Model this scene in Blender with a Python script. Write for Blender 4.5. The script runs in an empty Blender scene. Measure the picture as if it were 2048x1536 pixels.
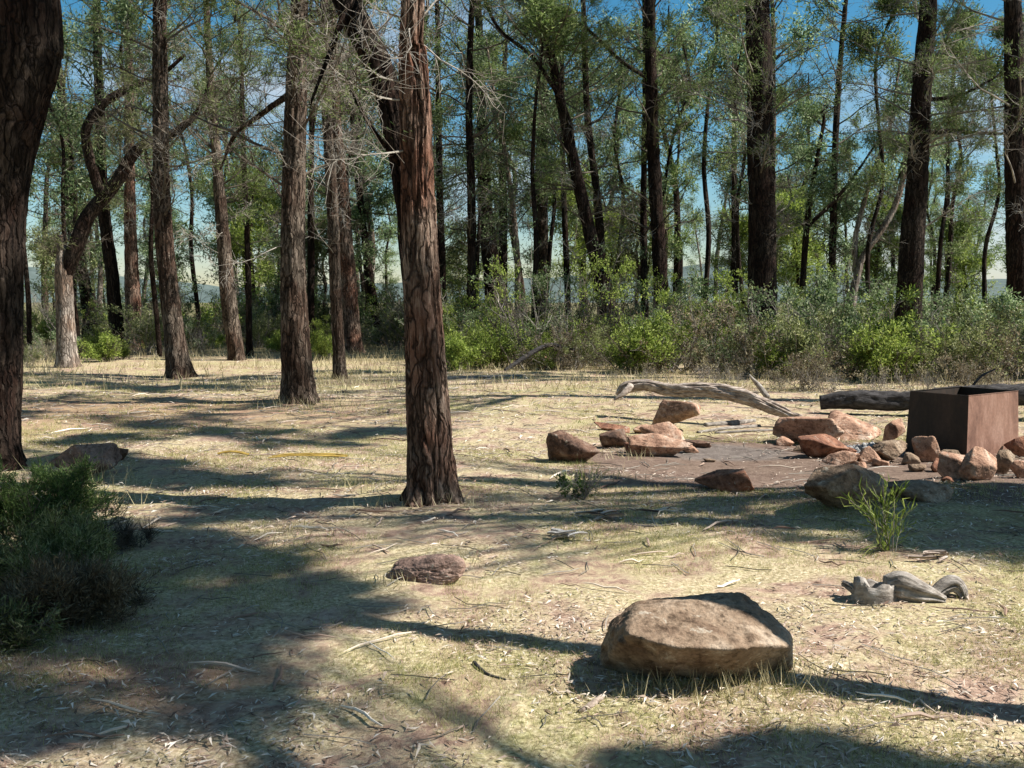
import bpy, math
import numpy as np

# ------------------------------------------------------------------ basics
scene = bpy.context.scene
COL = scene.collection
F = 1990.0                      # focal length in pixels of a 2048 wide picture
CAM = np.array([0.0, 0.0, 1.6])
TH = math.atan(168 / F)         # camera pitched slightly down
SUN_EL = math.radians(48)
SUN_ROT = math.radians(96)
SUN = np.array([math.sin(SUN_ROT) * math.cos(SUN_EL), math.cos(SUN_ROT) * math.cos(SUN_EL), math.sin(SUN_EL)])

# ------------------------------------------------------------------ noise
def _hash(ix, iy, iz, seed):
    h = (ix.astype(np.int64) * 374761393 + iy.astype(np.int64) * 668265263 + iz.astype(np.int64) * 1442695041 + seed * 974711) & 0xffffffff
    h = ((h ^ (h >> 13)) * 1274126177) & 0xffffffff
    h = ((h ^ (h >> 16)) * 224682251) & 0xffffffff
    return ((h ^ (h >> 15)) & 0xffff) / 65535.0

def vnoise(P, seed=0):
    P = np.asarray(P, float); I = np.floor(P); f = P - I; f = f * f * (3 - 2 * f)
    x, y, z = I[..., 0], I[..., 1], I[..., 2]
    r = 0
    for a in (0, 1):
        for b in (0, 1):
            for c in (0, 1):
                w = (f[..., 0] if a else 1 - f[..., 0]) * (f[..., 1] if b else 1 - f[..., 1]) * (f[..., 2] if c else 1 - f[..., 2])
                r = r + w * _hash(x + a, y + b, z + c, seed)
    return r * 2 - 1

def fbm(P, octs=4, seed=0, gain=0.5):
    P = np.asarray(P, float); s = 0; a = 1.0; t = 0
    for o in range(octs):
        s = s + a * vnoise(P * (2.03 ** o) + 17.3 * o, seed + o); t += a; a *= gain
    return s / t

# ------------------------------------------------------------------ terrain
MOUNDS = []                      # (x, y, radius, height)
def terrain(x, y):
    x = np.asarray(x, float); y = np.asarray(y, float)
    P = np.stack([x, y, x * 0], -1)
    near = np.clip((60 - y) / 40, 0, 1)
    z = 0.09 * fbm(P * 0.16, 2, 5) * near + 0.030 * fbm(P * 0.9, 2, 9) * near + 0.020 * fbm(P * 4.0, 3, 3, .55) * np.clip((30 - y) / 20, 0, 1)
    for mx, my, mr, mh in MOUNDS:
        z = z + mh * np.exp(-((x - mx) ** 2 + (y - my) ** 2) / (mr * mr))
    return z

def ray(px, py):
    u = (px - 1024) / F; v = -(py - 768) / F
    return np.array([u, math.cos(TH) + v * math.sin(TH), -math.sin(TH) + v * math.cos(TH)])

def P_at(px, py, d):
    r = ray(px, py); return CAM + r * (d / r[1])

def G(px, py):
    r = ray(px, py); z = 0.0
    for _ in range(12):
        t = (z - CAM[2]) / r[2]; p = CAM + r * t
        z = float(terrain(p[0], p[1]))
    return np.array([p[0], p[1], z])

# ------------------------------------------------------------------ objects
def mesh_obj(name, verts, faces, mats, parent=None, smooth=False, matidx=None):
    me = bpy.data.meshes.new(name)
    verts = np.asarray(verts, dtype=np.float32)
    if not isinstance(faces, list): faces = [faces]
    faces = [np.asarray(f, dtype=np.int32) for f in faces if len(f)]
    me.vertices.add(len(verts)); me.vertices.foreach_set('co', verts.ravel())
    nl = sum(f.size for f in faces); nf = sum(len(f) for f in faces)
    me.loops.add(nl); me.polygons.add(nf)
    me.loops.foreach_set('vertex_index', np.concatenate([f.ravel() for f in faces]))
    tot = np.concatenate([np.full(len(f), f.shape[1], np.int32) for f in faces])
    st = np.concatenate([[0], np.cumsum(tot)[:-1]]).astype(np.int32)
    me.polygons.foreach_set('loop_start', st)
    me.polygons.foreach_set('use_smooth', np.full(nf, bool(smooth)))
    for m in (mats if isinstance(mats, list) else [mats]): me.materials.append(m)
    if matidx is not None: me.polygons.foreach_set('material_index', np.asarray(matidx, np.int32))
    me.update(calc_edges=True); me.validate()
    o = bpy.data.objects.new(name, me); COL.objects.link(o)
    if parent is not None: o.parent = parent
    return o

def tag(o, label=None, cat=None, group=None, kind=None):
    if label: o['label'] = label
    if cat: o['category'] = cat
    if group: o['group'] = group
    if kind: o['kind'] = kind
    return o

def thing(name, loc, label, cat, group=None):
    o = bpy.data.objects.new(name, None); COL.objects.link(o)
    o.empty_display_size = 0.2
    o.location = [float(c) for c in loc]
    return tag(o, label, cat, group)

def copy_tree(o, loc, rz, sc, label=None, group=None):
    r = o.copy(); COL.objects.link(r)
    r.location = [float(c) for c in loc]; r.rotation_euler = (0, 0, rz); r.scale = (sc, sc, sc)
    if label: r['label'] = label
    if group: r['group'] = group
    for ch in list(o.children):
        c = ch.copy(); COL.objects.link(c); c.parent = r
    return r

# ------------------------------------------------------------------ materials
def newmat(name):
    m = bpy.data.materials.new(name); m.use_nodes = True
    nt = m.node_tree; nt.nodes.clear()
    out = nt.nodes.new('ShaderNodeOutputMaterial')
    return m, nt, out

def N(nt, typ, **kw):
    n = nt.nodes.new('ShaderNode' + typ)
    for k, v in kw.items():
        if k in ('inputs',): continue
        setattr(n, k, v)
    for k, v in kw.get('inputs', {}).items(): n.inputs[k].default_value = v
    return n

def ramp(nt, src, stops, interp='LINEAR'):
    r = nt.nodes.new('ShaderNodeValToRGB'); r.color_ramp.interpolation = interp
    e = r.color_ramp.elements
    while len(e) < len(stops): e.new(0.5)
    for i, (p, c) in enumerate(stops):
        e[i].position = p; e[i].color = (c[0], c[1], c[2], 1) if hasattr(c, '__len__') else (c, c, c, 1)
    nt.links.new(src, r.inputs[0]); return r.outputs[0]

def noise(nt, vec, scale, detail=4, rough=0.55, dist=0.0):
    n = N(nt, 'TexNoise', inputs={'Scale': scale, 'Detail': detail, 'Roughness': rough, 'Distortion': dist})
    nt.links.new(vec, n.inputs['Vector']); return n.outputs['Fac']

def mapping(nt, scale=(1, 1, 1), coord='Object'):
    tc = N(nt, 'TexCoord'); mp = N(nt, 'Mapping'); mp.inputs['Scale'].default_value = scale
    nt.links.new(tc.outputs[coord], mp.inputs['Vector']); return mp.outputs[0]

def mix(nt, fac, a, b, mode='MIX'):
    m = N(nt, 'Mix', data_type='RGBA', blend_type=mode)
    for v, s in ((fac, 0), (a, 6), (b, 7)):
        if isinstance(v, (int, float)): m.inputs[s].default_value = v
        elif isinstance(v, tuple): m.inputs[s].default_value = (v[0], v[1], v[2], 1)
        else: nt.links.new(v, m.inputs[s])
    return m.outputs[2]

def bsdf(nt, out, col, rough=0.9, bump=None, bstr=0.5, bdist=0.01, spec=0.25, metal=0):
    b = N(nt, 'BsdfPrincipled'); b.inputs['Roughness'].default_value = rough
    b.inputs['Specular IOR Level'].default_value = spec; b.inputs['Metallic'].default_value = metal
    if isinstance(col, tuple): b.inputs['Base Color'].default_value = (*col, 1)
    else: nt.links.new(col, b.inputs['Base Color'])
    if bump is not None:
        bp = N(nt, 'Bump', inputs={'Strength': bstr, 'Distance': bdist}); nt.links.new(bump, bp.inputs['Height'])
        nt.links.new(bp.outputs[0], b.inputs['Normal'])
    nt.links.new(b.outputs[0], out.inputs['Surface']); return b

def leaf_mat(name, stops, trans=0.35, rough=0.6):
    """stops = colours picked per leaf."""
    m, nt, out = newmat(name)
    g = N(nt, 'NewGeometry'); oi = N(nt, 'ObjectInfo')
    c = ramp(nt, g.outputs['Random Per Island'], stops)
    hs = N(nt, 'HueSaturation')
    mr = N(nt, 'MapRange', inputs={'To Min': 0.75, 'To Max': 1.25}); nt.links.new(oi.outputs['Random'], mr.inputs[0])
    nt.links.new(mr.outputs[0], hs.inputs['Value']); nt.links.new(c, hs.inputs['Color'])
    d = N(nt, 'BsdfPrincipled', inputs={'Roughness': rough}); d.inputs['Specular IOR Level'].default_value = 0.3
    t = N(nt, 'BsdfTranslucent'); mx = N(nt, 'MixShader'); mx.inputs[0].default_value = trans
    nt.links.new(hs.outputs[0], d.inputs['Base Color']); nt.links.new(hs.outputs[0], t.inputs['Color'])
    nt.links.new(d.outputs[0], mx.inputs[1]); nt.links.new(t.outputs[0], mx.inputs[2])
    nt.links.new(mx.outputs[0], out.inputs['Surface']); return m

def bark_mat(name, furrow, mid, ridge, red, sc=1.0):
    """long plates of bark divided by dark fissures"""
    m, nt, out = newmat(name)
    oi = N(nt, 'ObjectInfo'); tc0 = N(nt, 'TexCoord'); ad = N(nt, 'VectorMath', operation='MULTIPLY_ADD')
    nt.links.new(oi.outputs['Location'], ad.inputs[0]); ad.inputs[1].default_value = (3.7, 3.7, 3.7); nt.links.new(tc0.outputs['Object'], ad.inputs[2])
    def mapping(nt_, sc_):
        mp_ = N(nt_, 'Mapping'); mp_.inputs['Scale'].default_value = sc_; nt_.links.new(ad.outputs[0], mp_.inputs['Vector']); return mp_.outputs[0]
    v0 = mapping(nt, (1, 1, 1)); dn = N(nt, 'TexNoise', inputs={'Scale': 5.0, 'Detail': 3.0}); nt.links.new(v0, dn.inputs['Vector'])
    va = N(nt, 'VectorMath', operation='MULTIPLY_ADD'); nt.links.new(dn.outputs['Color'], va.inputs[0]); va.inputs[1].default_value = (0.16, 0.16, 0.30); nt.links.new(v0, va.inputs[2])
    mp = N(nt, 'Mapping'); mp.inputs['Scale'].default_value = (15 * sc, 15 * sc, 1.5 * sc); nt.links.new(va.outputs[0], mp.inputs['Vector'])
    vo = N(nt, 'TexVoronoi', feature='DISTANCE_TO_EDGE'); vo.inputs['Scale'].default_value = 1.0; nt.links.new(mp.outputs[0], vo.inputs['Vector'])
    vc = N(nt, 'TexVoronoi', feature='F1'); vc.inputs['Scale'].default_value = 1.0; nt.links.new(mp.outputs[0], vc.inputs['Vector'])
    n1 = noise(nt, mapping(nt, (12 * sc, 12 * sc, 1.8 * sc)), 1.6, 5, 0.65, 0.6); n2 = noise(nt, mapping(nt, (40 * sc, 40 * sc, 9 * sc)), 1.7, 4, 0.7); n3 = noise(nt, v0, 1.7, 3, 0.5)
    plate = ramp(nt, vo.outputs['Distance'], [(0.01, 0.15), (0.13, 1.0)])
    c = ramp(nt, n2, [(0.34, mid), (0.62, ridge)])
    rf = ramp(nt, n3, [(0.40, 0.0), (0.60, 0.85)])
    rc = ramp(nt, n2, [(0.30, tuple(x * 0.4 for x in red)), (0.62, red)])
    c = mix(nt, rf, c, rc)
    bw = N(nt, 'RGBToBW'); nt.links.new(vc.outputs['Color'], bw.inputs[0])
    c = mix(nt, 0.8, c, ramp(nt, bw.outputs[0], [(0.25, 0.55), (0.75, 1.35)]), 'MULTIPLY')
    fl = ramp(nt, n1, [(0.57, 0.0), (0.66, 0.75)])
    c = mix(nt, fl, c, tuple(min(1, x * 1.35) for x in ridge))
    c = mix(nt, plate, furrow, c)
    cr = ramp(nt, n1, [(0.33, 0.0), (0.43, 1.0)]); c = mix(nt, cr, tuple(.5 * (p + q) for p, q in zip(furrow, mid)), c)
    h = mix(nt, 0.5, mix(nt, 1.0, plate, cr, 'MULTIPLY'), n2)
    bsdf(nt, out, c, 0.95, h, 1.0, 0.035, 0.1); return m

def simple_noise_mat(name, stops, scale, bstr=0.5, bdist=0.01, rough=0.9, vec=(1, 1, 1), detail=6, spec=0.2):
    m, nt, out = newmat(name)
    v = mapping(nt, vec); n = noise(nt, v, scale, detail, 0.62, 0.2)
    c = ramp(nt, n, stops)
    bsdf(nt, out, c, rough, n, bstr, bdist, spec); return m

def rock_mat(name, base, dark, pale):
    m, nt, out = newmat(name)
    v = mapping(nt); n1 = noise(nt, v, 3.2, 6, 0.65, 0.4); n2 = noise(nt, v, 17, 5, 0.7); n3 = noise(nt, v, 60, 3, 0.6)
    c = ramp(nt, n1, [(0.36, dark), (0.50, base), (0.66, pale)])
    pit = ramp(nt, n2, [(0.34, tuple(x * 0.45 for x in base)), (0.5, (1, 1, 1))])
    c = mix(nt, 0.7, c, pit, 'MULTIPLY')
    sp = ramp(nt, n3, [(0.35, 0.6), (0.62, 1.1)])
    c = mix(nt, 0.6, c, sp, 'MULTIPLY')
    li = ramp(nt, noise(nt, v, 8.5, 5, 0.75, 0.3), [(0.60, 0.0), (0.66, 0.7)])
    c = mix(nt, li, c, (0.44, 0.40, 0.33))
    h = mix(nt, 0.45, n2, n3)
    bsdf(nt, out, c, 0.9, h, 0.8, 0.02, 0.15); return m

BARK_RED = bark_mat('bark_red', (0.012, 0.008, 0.006), (0.10, 0.062, 0.045), (0.30, 0.225, 0.175), (0.20, 0.09, 0.058))
BARK_GREY = bark_mat('bark_grey', (0.010, 0.007, 0.005), (0.065, 0.048, 0.036), (0.21, 0.17, 0.135), (0.09, 0.052, 0.036))
BARK_DARK = bark_mat('bark_dark', (0.004, 0.003, 0.0025), (0.018, 0.013, 0.010), (0.06, 0.046, 0.036), (0.035, 0.018, 0.013))  # bark darkened to carry the shade on left-edge and right-hand trunks
BARK_PALE = bark_mat('bark_pale', (0.07, 0.055, 0.045), (0.24, 0.20, 0.17), (0.42, 0.37, 0.32), (0.26, 0.17, 0.12))
TWIG = simple_noise_mat('twig_bark', [(0.35, (0.10, 0.085, 0.07)), (0.65, (0.33, 0.30, 0.26))], 2.5, 0.2)
TWIG_PALE = simple_noise_mat('twig_pale', [(0.35, (0.15, 0.13, 0.11)), (0.65, (0.40, 0.37, 0.32))], 2.5, 0.2)
TWIG_DARK = simple_noise_mat('twig_dark', [(0.35, (0.045, 0.035, 0.027)), (0.65, (0.17, 0.145, 0.115))], 2.5, 0.2)
CYPRESS = leaf_mat('cypress_leaves', [(0, (0.05, 0.09, 0.022)), (0.4, (0.13, 0.19, 0.05)), (0.75, (0.24, 0.31, 0.10)), (1, (0.38, 0.42, 0.20))], 0.45)
GUM = leaf_mat('gum_leaves', [(0, (0.05, 0.10, 0.035)), (0.5, (0.15, 0.22, 0.085)), (0.85, (0.32, 0.40, 0.20)), (1, (0.52, 0.58, 0.40))], 0.45)
GREEN = leaf_mat('bright_leaves', [(0, (0.07, 0.11, 0.015)), (0.5, (0.22, 0.30, 0.05)), (1, (0.45, 0.52, 0.14))], 0.45)
OLIVE = leaf_mat('olive_leaves', [(0, (0.07, 0.095, 0.025)), (0.5, (0.20, 0.235, 0.08)), (1, (0.42, 0.43, 0.22))], 0.4)
BROWNLEAF = leaf_mat('brown_leaves', [(0, (0.08, 0.06, 0.035)), (0.6, (0.17, 0.13, 0.075)), (1, (0.30, 0.26, 0.17))], 0.3)
DRYLEAF = leaf_mat('dry_bush_leaves', [(0, (0.12, 0.11, 0.05)), (0.5, (0.27, 0.24, 0.13)), (1, (0.48, 0.43, 0.29))], 0.35)
FERN = leaf_mat('fern_green', [(0, (0.035, 0.07, 0.015)), (0.6, (0.09, 0.15, 0.04)), (1, (0.22, 0.30, 0.10))], 0.45)
DEADWOOD = simple_noise_mat('dead_wood', [(0.3, (0.10, 0.07, 0.055)), (0.5, (0.33, 0.265, 0.22)), (0.7, (0.55, 0.48, 0.42))], 4, 0.9, 0.02, vec=(2.0, 6, 6))
GREYWOOD = simple_noise_mat('grey_wood', [(0.3, (0.08, 0.065, 0.055)), (0.55, (0.28, 0.25, 0.22)), (0.75, (0.46, 0.43, 0.40))], 5, 0.8, 0.02, vec=(2, 5, 5))
CHAR = simple_noise_mat('dark_wood', [(0.35, (0.018, 0.016, 0.016)), (0.7, (0.075, 0.07, 0.07))], 6, 0.8, 0.02, vec=(1.5, 5, 5))
R_ORANGE = rock_mat('rock_orange', (0.42, 0.255, 0.175), (0.20, 0.115, 0.08), (0.62, 0.49, 0.39))
R_TAN = rock_mat('rock_tan', (0.27, 0.195, 0.135), (0.14, 0.09, 0.06), (0.42, 0.34, 0.26))
R_RED = rock_mat('rock_red', (0.27, 0.13, 0.08), (0.12, 0.06, 0.045), (0.38, 0.25, 0.19))
R_BROWN = rock_mat('rock_brown', (0.27, 0.18, 0.145), (0.12, 0.08, 0.065), (0.42, 0.29, 0.23))
R_DARK = rock_mat('rock_dark', (0.17, 0.10, 0.07), (0.05, 0.035, 0.03), (0.32, 0.25, 0.20))

def ground_mat():
    m, nt, out = newmat('ground_soil')
    v = mapping(nt)
    nL = noise(nt, v, 0.45, 3, 0.5); nM = noise(nt, v, 2.2, 4, 0.6, 0.5); nS = noise(nt, v, 11, 5, 0.7, 0.6); nF = noise(nt, v, 42, 4, 0.7, 0.3)
    dirt = ramp(nt, nS, [(0.30, (0.10, 0.062, 0.045)), (0.5, (0.33, 0.225, 0.17)), (0.66, (0.52, 0.41, 0.32))])
    straw = ramp(nt, nF, [(0.28, (0.10, 0.08, 0.035)), (0.5, (0.38, 0.31, 0.19)), (0.68, (0.63, 0.54, 0.38))])
    green = ramp(nt, nF, [(0.3, (0.07, 0.085, 0.02)), (0.7, (0.36, 0.38, 0.12))])
    c = mix(nt, ramp(nt, nM, [(0.40, 0.0), (0.56, 1.0)]), dirt, straw)
    c = mix(nt, ramp(nt, mix(nt, 0.5, nL, nS), [(0.48, 0.0), (0.60, 0.45)]), c, green)
    # bare reddish earth and grey ash around the fireplace
    tc = N(nt, 'TexCoord'); sp = N(nt, 'SeparateXYZ'); nt.links.new(tc.outputs['Object'], sp.inputs[0])
    def blob(cx, cy, rx, ry, lo, hi):
        a = N(nt, 'Math', operation='SUBTRACT'); nt.links.new(sp.outputs[0], a.inputs[0]); a.inputs[1].default_value = cx
        a2 = N(nt, 'Math', operation='DIVIDE'); nt.links.new(a.outputs[0], a2.inputs[0]); a2.inputs[1].default_value = rx
        a3 = N(nt, 'Math', operation='POWER'); nt.links.new(a2.outputs[0], a3.inputs[0]); a3.inputs[1].default_value = 2
        b = N(nt, 'Math', operation='SUBTRACT'); nt.links.new(sp.outputs[1], b.inputs[0]); b.inputs[1].default_value = cy
        b2 = N(nt, 'Math', operation='DIVIDE'); nt.links.new(b.outputs[0], b2.inputs[0]); b2.inputs[1].default_value = ry
        b3 = N(nt, 'Math', operation='POWER'); nt.links.new(b2.outputs[0], b3.inputs[0]); b3.inputs[1].default_value = 2
        s = N(nt, 'Math', operation='ADD'); nt.links.new(a3.outputs[0], s.inputs[0]); nt.links.new(b3.outputs[0], s.inputs[1])
        w = N(nt, 'Math', operation='MULTIPLY_ADD'); nt.links.new(nM, w.inputs[0]); w.inputs[1].default_value = 0.5; nt.links.new(s.outputs[0], w.inputs[2])
        return ramp(nt, w.outputs[0], [(lo, 1.0), (hi, 0.0)])
    bare = ramp(nt, nS, [(0.3, (0.085, 0.055, 0.043)), (0.7, (0.21, 0.15, 0.12))])
    ash = ramp(nt, nS, [(0.3, (0.07, 0.062, 0.058)), (0.7, (0.20, 0.18, 0.165))])
    red = ramp(nt, nS, [(0.3, (0.18, 0.09, 0.055)), (0.7, (0.42, 0.25, 0.17))])
    def scale_fac(f, k): return mix(nt, k, (0, 0, 0), f)
    # ramp input range is 0..1, so distances are halved there
    c = mix(nt, scale_fac(blob(3.1, 9.6, 3.2, 2.9, 0.75, 1.0), 0.95), c, bare)
    c = mix(nt, scale_fac(blob(2.2, 10.6, 1.1, 0.8, 0.6, 1.0), 0.7), c, ash)
    c = mix(nt, scale_fac(blob(-6.0, 14.0, 6.0, 3.5, 0.4, 1.0), 0.5), c, red)
    c = mix(nt, scale_fac(blob(-1.7, 4.1, 1.0, 0.5, 0.6, 1.0), 0.5), c, red)
    far = ramp(nt, noise(nt, v, 0.3, 4, 0.6), [(0.3, (0.06, 0.06, 0.025)), (0.7, (0.20, 0.17, 0.09))])
    fy = N(nt, 'MapRange', inputs={'From Min': 26.0, 'From Max': 34.0}); nt.links.new(sp.outputs[1], fy.inputs[0])
    c = mix(nt, fy.outputs[0], c, far)
    bsdf(nt, out, c, 0.95, mix(nt, 0.4, nS, nF), 0.7, 0.03, 0.1)
    return m
GROUND = ground_mat()

LITTER = leaf_mat('litter', [(0, (0.10, 0.06, 0.045)), (0.25, (0.26, 0.17, 0.125)), (0.5, (0.46, 0.35, 0.28)), (0.8, (0.62, 0.53, 0.43)), (0.99, (0.76, 0.70, 0.62))], 0.12, 0.7)
GRASS = leaf_mat('grass_blades', [(0, (0.14, 0.17, 0.04)), (0.3, (0.29, 0.30, 0.09)), (0.6, (0.46, 0.42, 0.18)), (1, (0.62, 0.54, 0.33))], 0.35)
STRAW = leaf_mat('straw', [(0, (0.40, 0.34, 0.18)), (1, (0.68, 0.60, 0.38))], 0.3)

def rust_mat(name, a, b, c):
    m, nt, out = newmat(name)
    v = mapping(nt); n1 = noise(nt, mapping(nt, (1.6, 1.6, .6)), 3.0, 6, 0.7, 0.5); n2 = noise(nt, v, 40, 3, 0.6)
    col = ramp(nt, n1, [(0.3, a), (0.5, b), (0.7, c)])
    col = mix(nt, 0.4, col, ramp(nt, n2, [(0.35, 0.6), (0.65, 1.1)]), 'MULTIPLY')
    bsdf(nt, out, col, 0.65, n2, 0.15, 0.004, 0.4); return m
DARK_STEEL = rust_mat('dark_steel', (0.012, 0.009, 0.006), (0.03, 0.02, 0.013), (0.06, 0.036, 0.024))  # near-black steel for every panel but the right one
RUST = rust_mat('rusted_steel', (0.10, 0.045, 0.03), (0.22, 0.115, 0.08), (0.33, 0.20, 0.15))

# ------------------------------------------------------------------ geometry builders
def spline(pts, n):
    """Catmull-Rom through pts (k,m) -> (n,m)"""
    pts = np.asarray(pts, float)
    if len(pts) == 2:
        t = np.linspace(0, 1, n)[:, None]; return pts[0] * (1 - t) + pts[1] * t
    p = np.vstack([2 * pts[0] - pts[1], pts, 2 * pts[-1] - pts[-2]])
    seg = np.linalg.norm(np.diff(pts[:, :3], axis=0), axis=1); cum = np.concatenate([[0], np.cumsum(seg)])
    s = np.linspace(0, cum[-1], n); i = np.clip(np.searchsorted(cum, s, side='right') - 1, 0, len(pts) - 2)
    t = ((s - cum[i]) / np.maximum(seg[i], 1e-9))[:, None]
    p0, p1, p2, p3 = p[i], p[i + 1], p[i + 2], p[i + 3]
    return 0.5 * ((2 * p1) + (-p0 + p2) * t + (2 * p0 - 5 * p1 + 4 * p2 - p3) * t ** 2 + (-p0 + 3 * p1 - 3 * p2 + p3) * t ** 3)

def ring_faces(nr, ns, closed_ends=True):
    i = np.arange(nr - 1)[:, None] * ns; j = np.arange(ns)[None, :]; jn = (j + 1) % ns
    return np.stack([i + j, i + jn, i + ns + jn, i + ns + j], -1).reshape(-1, 4)

def big_tube(pts, radii, seg=24, step=0.05, amp=0.0, furrows=9, seed=0, flare=0.0, horizontal=False, cap=True, lump=0.06):
    """one thick limb / trunk / log with furrowed surface; pts (k,3) world"""
    pts = np.asarray(pts, float)
    L = np.linalg.norm(np.diff(pts, axis=0), axis=1).sum(); n = max(4, int(L / step))
    C = spline(np.hstack([pts, np.asarray(radii, float)[:, None]]), n); c = C[:, :3]; r = np.maximum(C[:, 3], 0.004)
    T = np.gradient(c, axis=0); T /= np.linalg.norm(T, axis=1)[:, None]
    if horizontal:
        U = np.tile([1.0, 0, 0], (n, 1)); V = np.tile([0, 1.0, 0], (n, 1))
    else:
        U = np.zeros((n, 3)); u = np.cross(T[0], [0, 0, 1.0])
        if np.linalg.norm(u) < 1e-3: u = np.array([1.0, 0, 0])
        for k in range(n):
            u = u - T[k] * np.dot(u, T[k]); u /= np.linalg.norm(u); U[k] = u
        V = np.cross(T, U)
    a = np.linspace(0, 2 * np.pi, seg, endpoint=False)
    s = np.linspace(0, L, n)
    ca, sa = np.cos(a)[None, :], np.sin(a)[None, :]
    A = np.broadcast_to(a, (n, seg)); S = np.broadcast_to(s[:, None], (n, seg))
    R = np.broadcast_to(r[:, None], (n, seg)).copy()
    k = furrows / (2 * np.pi)
    Q = np.stack([np.cos(A) * k * 1.6, np.sin(A) * k * 1.6, S * 1.5], -1)
    rel = 1 + lump * fbm(np.stack([np.cos(A) * 0.8, np.sin(A) * 0.8, S * 0.9], -1) + seed, 3, seed)
    R = R * rel
    if amp > 0:
        rid = 1 - 2.2 * np.clip(1 - np.abs(fbm(Q * np.array([1, 1, 1.1]) + seed * 3.1, 3, seed + 7)) * 5, 0, 1)
        fine = fbm(Q * np.array([2.6, 2.6, 4.5]), 3, seed + 3)
        R = R + amp * (np.clip(rid, -1, 1) * 0.8 + fine * 0.7)
    if flare > 0:
        h = np.exp(-S / 0.16) * flare + np.exp(-S / 0.6) * flare * 0.25
        R = R * (1 + h * (0.75 + 0.6 * np.cos(A * 5 + seed) * 0.5 + 0.35 * np.cos(A * 3 + 1.7 * seed)))
    vv = c[:, None, :] + (ca[..., None] * U[:, None, :] + sa[..., None] * V[:, None, :]) * R[..., None]
    verts = vv.reshape(-1, 3); faces = [ring_faces(n, seg)]
    if cap:
        verts = np.vstack([verts, c[0], c[-1]]); j = np.arange(seg); jn = (j + 1) % seg; b = n * seg
        faces.append(np.vstack([np.stack([jn, j, np.full(seg, b)], -1), np.stack([(n - 1) * seg + j, (n - 1) * seg + jn, np.full(seg, b + 1)], -1)]))
    return verts, faces

def batch_tubes(P, R, ns=3):
    """P (n,m,3) polylines, R (n,m) radii -> verts, quads"""
    n, m, _ = P.shape
    T = np.gradient(P, axis=1); T /= np.maximum(np.linalg.norm(T, axis=2, keepdims=True), 1e-9)
    ref = np.where(np.abs(T[..., 2:3]) > 0.8, np.array([1.0, 0, 0]), np.array([0, 0, 1.0]))
    ref = np.broadcast_to(ref[:, :1], T.shape)
    U = np.cross(T, ref); U /= np.maximum(np.linalg.norm(U, axis=2, keepdims=True), 1e-9); V = np.cross(T, U)
    a = np.linspace(0, 2 * np.pi, ns, endpoint=False)
    v = P[:, :, None, :] + (np.cos(a)[None, None, :, None] * U[:, :, None, :] + np.sin(a)[None, None, :, None] * V[:, :, None, :]) * R[:, :, None, None]
    base = ring_faces(m, ns)
    f = (base[None] + (np.arange(n) * m * ns)[:, None, None]).reshape(-1, 4)
    return v.reshape(-1, 3), f

def unit(v): return v / np.maximum(np.linalg.norm(v, axis=-1, keepdims=True), 1e-9)

def leaves(rng, C, D, L, W, quad=False):
    """triangles or diamonds at C pointing along D"""
    n = len(C); D = unit(D); s = unit(np.cross(D, rng.normal(size=(n, 3))))
    L = np.asarray(L).reshape(-1, 1) * np.ones((n, 1)); W = np.asarray(W).reshape(-1, 1) * np.ones((n, 1))
    if quad:
        bend = rng.normal(size=(n, 3)) * 0.15 * L
        v = np.stack([C, C + D * L * 0.5 + s * W * 0.5 + bend, C + D * L, C + D * L * 0.5 - s * W * 0.5 + bend], 1)
        return v.reshape(-1, 3), np.arange(4 * n).reshape(-1, 4)
    v = np.stack([C - s * W * 0.5, C + s * W * 0.5, C + D * L], 1)
    return v.reshape(-1, 3), np.arange(3 * n).reshape(-1, 3)

def grow_paths(rng, start, d, length, m, wob, up=0.0):
    n = len(start); P = np.zeros((n, m, 3)); P[:, 0] = start; cur = unit(d)
    st = (length / (m - 1))[:, None]
    for k in range(1, m):
        cur = unit(cur + rng.normal(size=(n, 3)) * wob + np.array([0, 0, up]))
        P[:, k] = P[:, k - 1] + cur * st
    return P

def along(P, idx, t):
    m = P.shape[1]; f = t * (m - 1); i = np.minimum(f.astype(int), m - 2); w = (f - i)[:, None]
    a = P[idx, i]; b = P[idx, i + 1]; return a * (1 - w) + b * w, unit(b - a)

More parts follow.
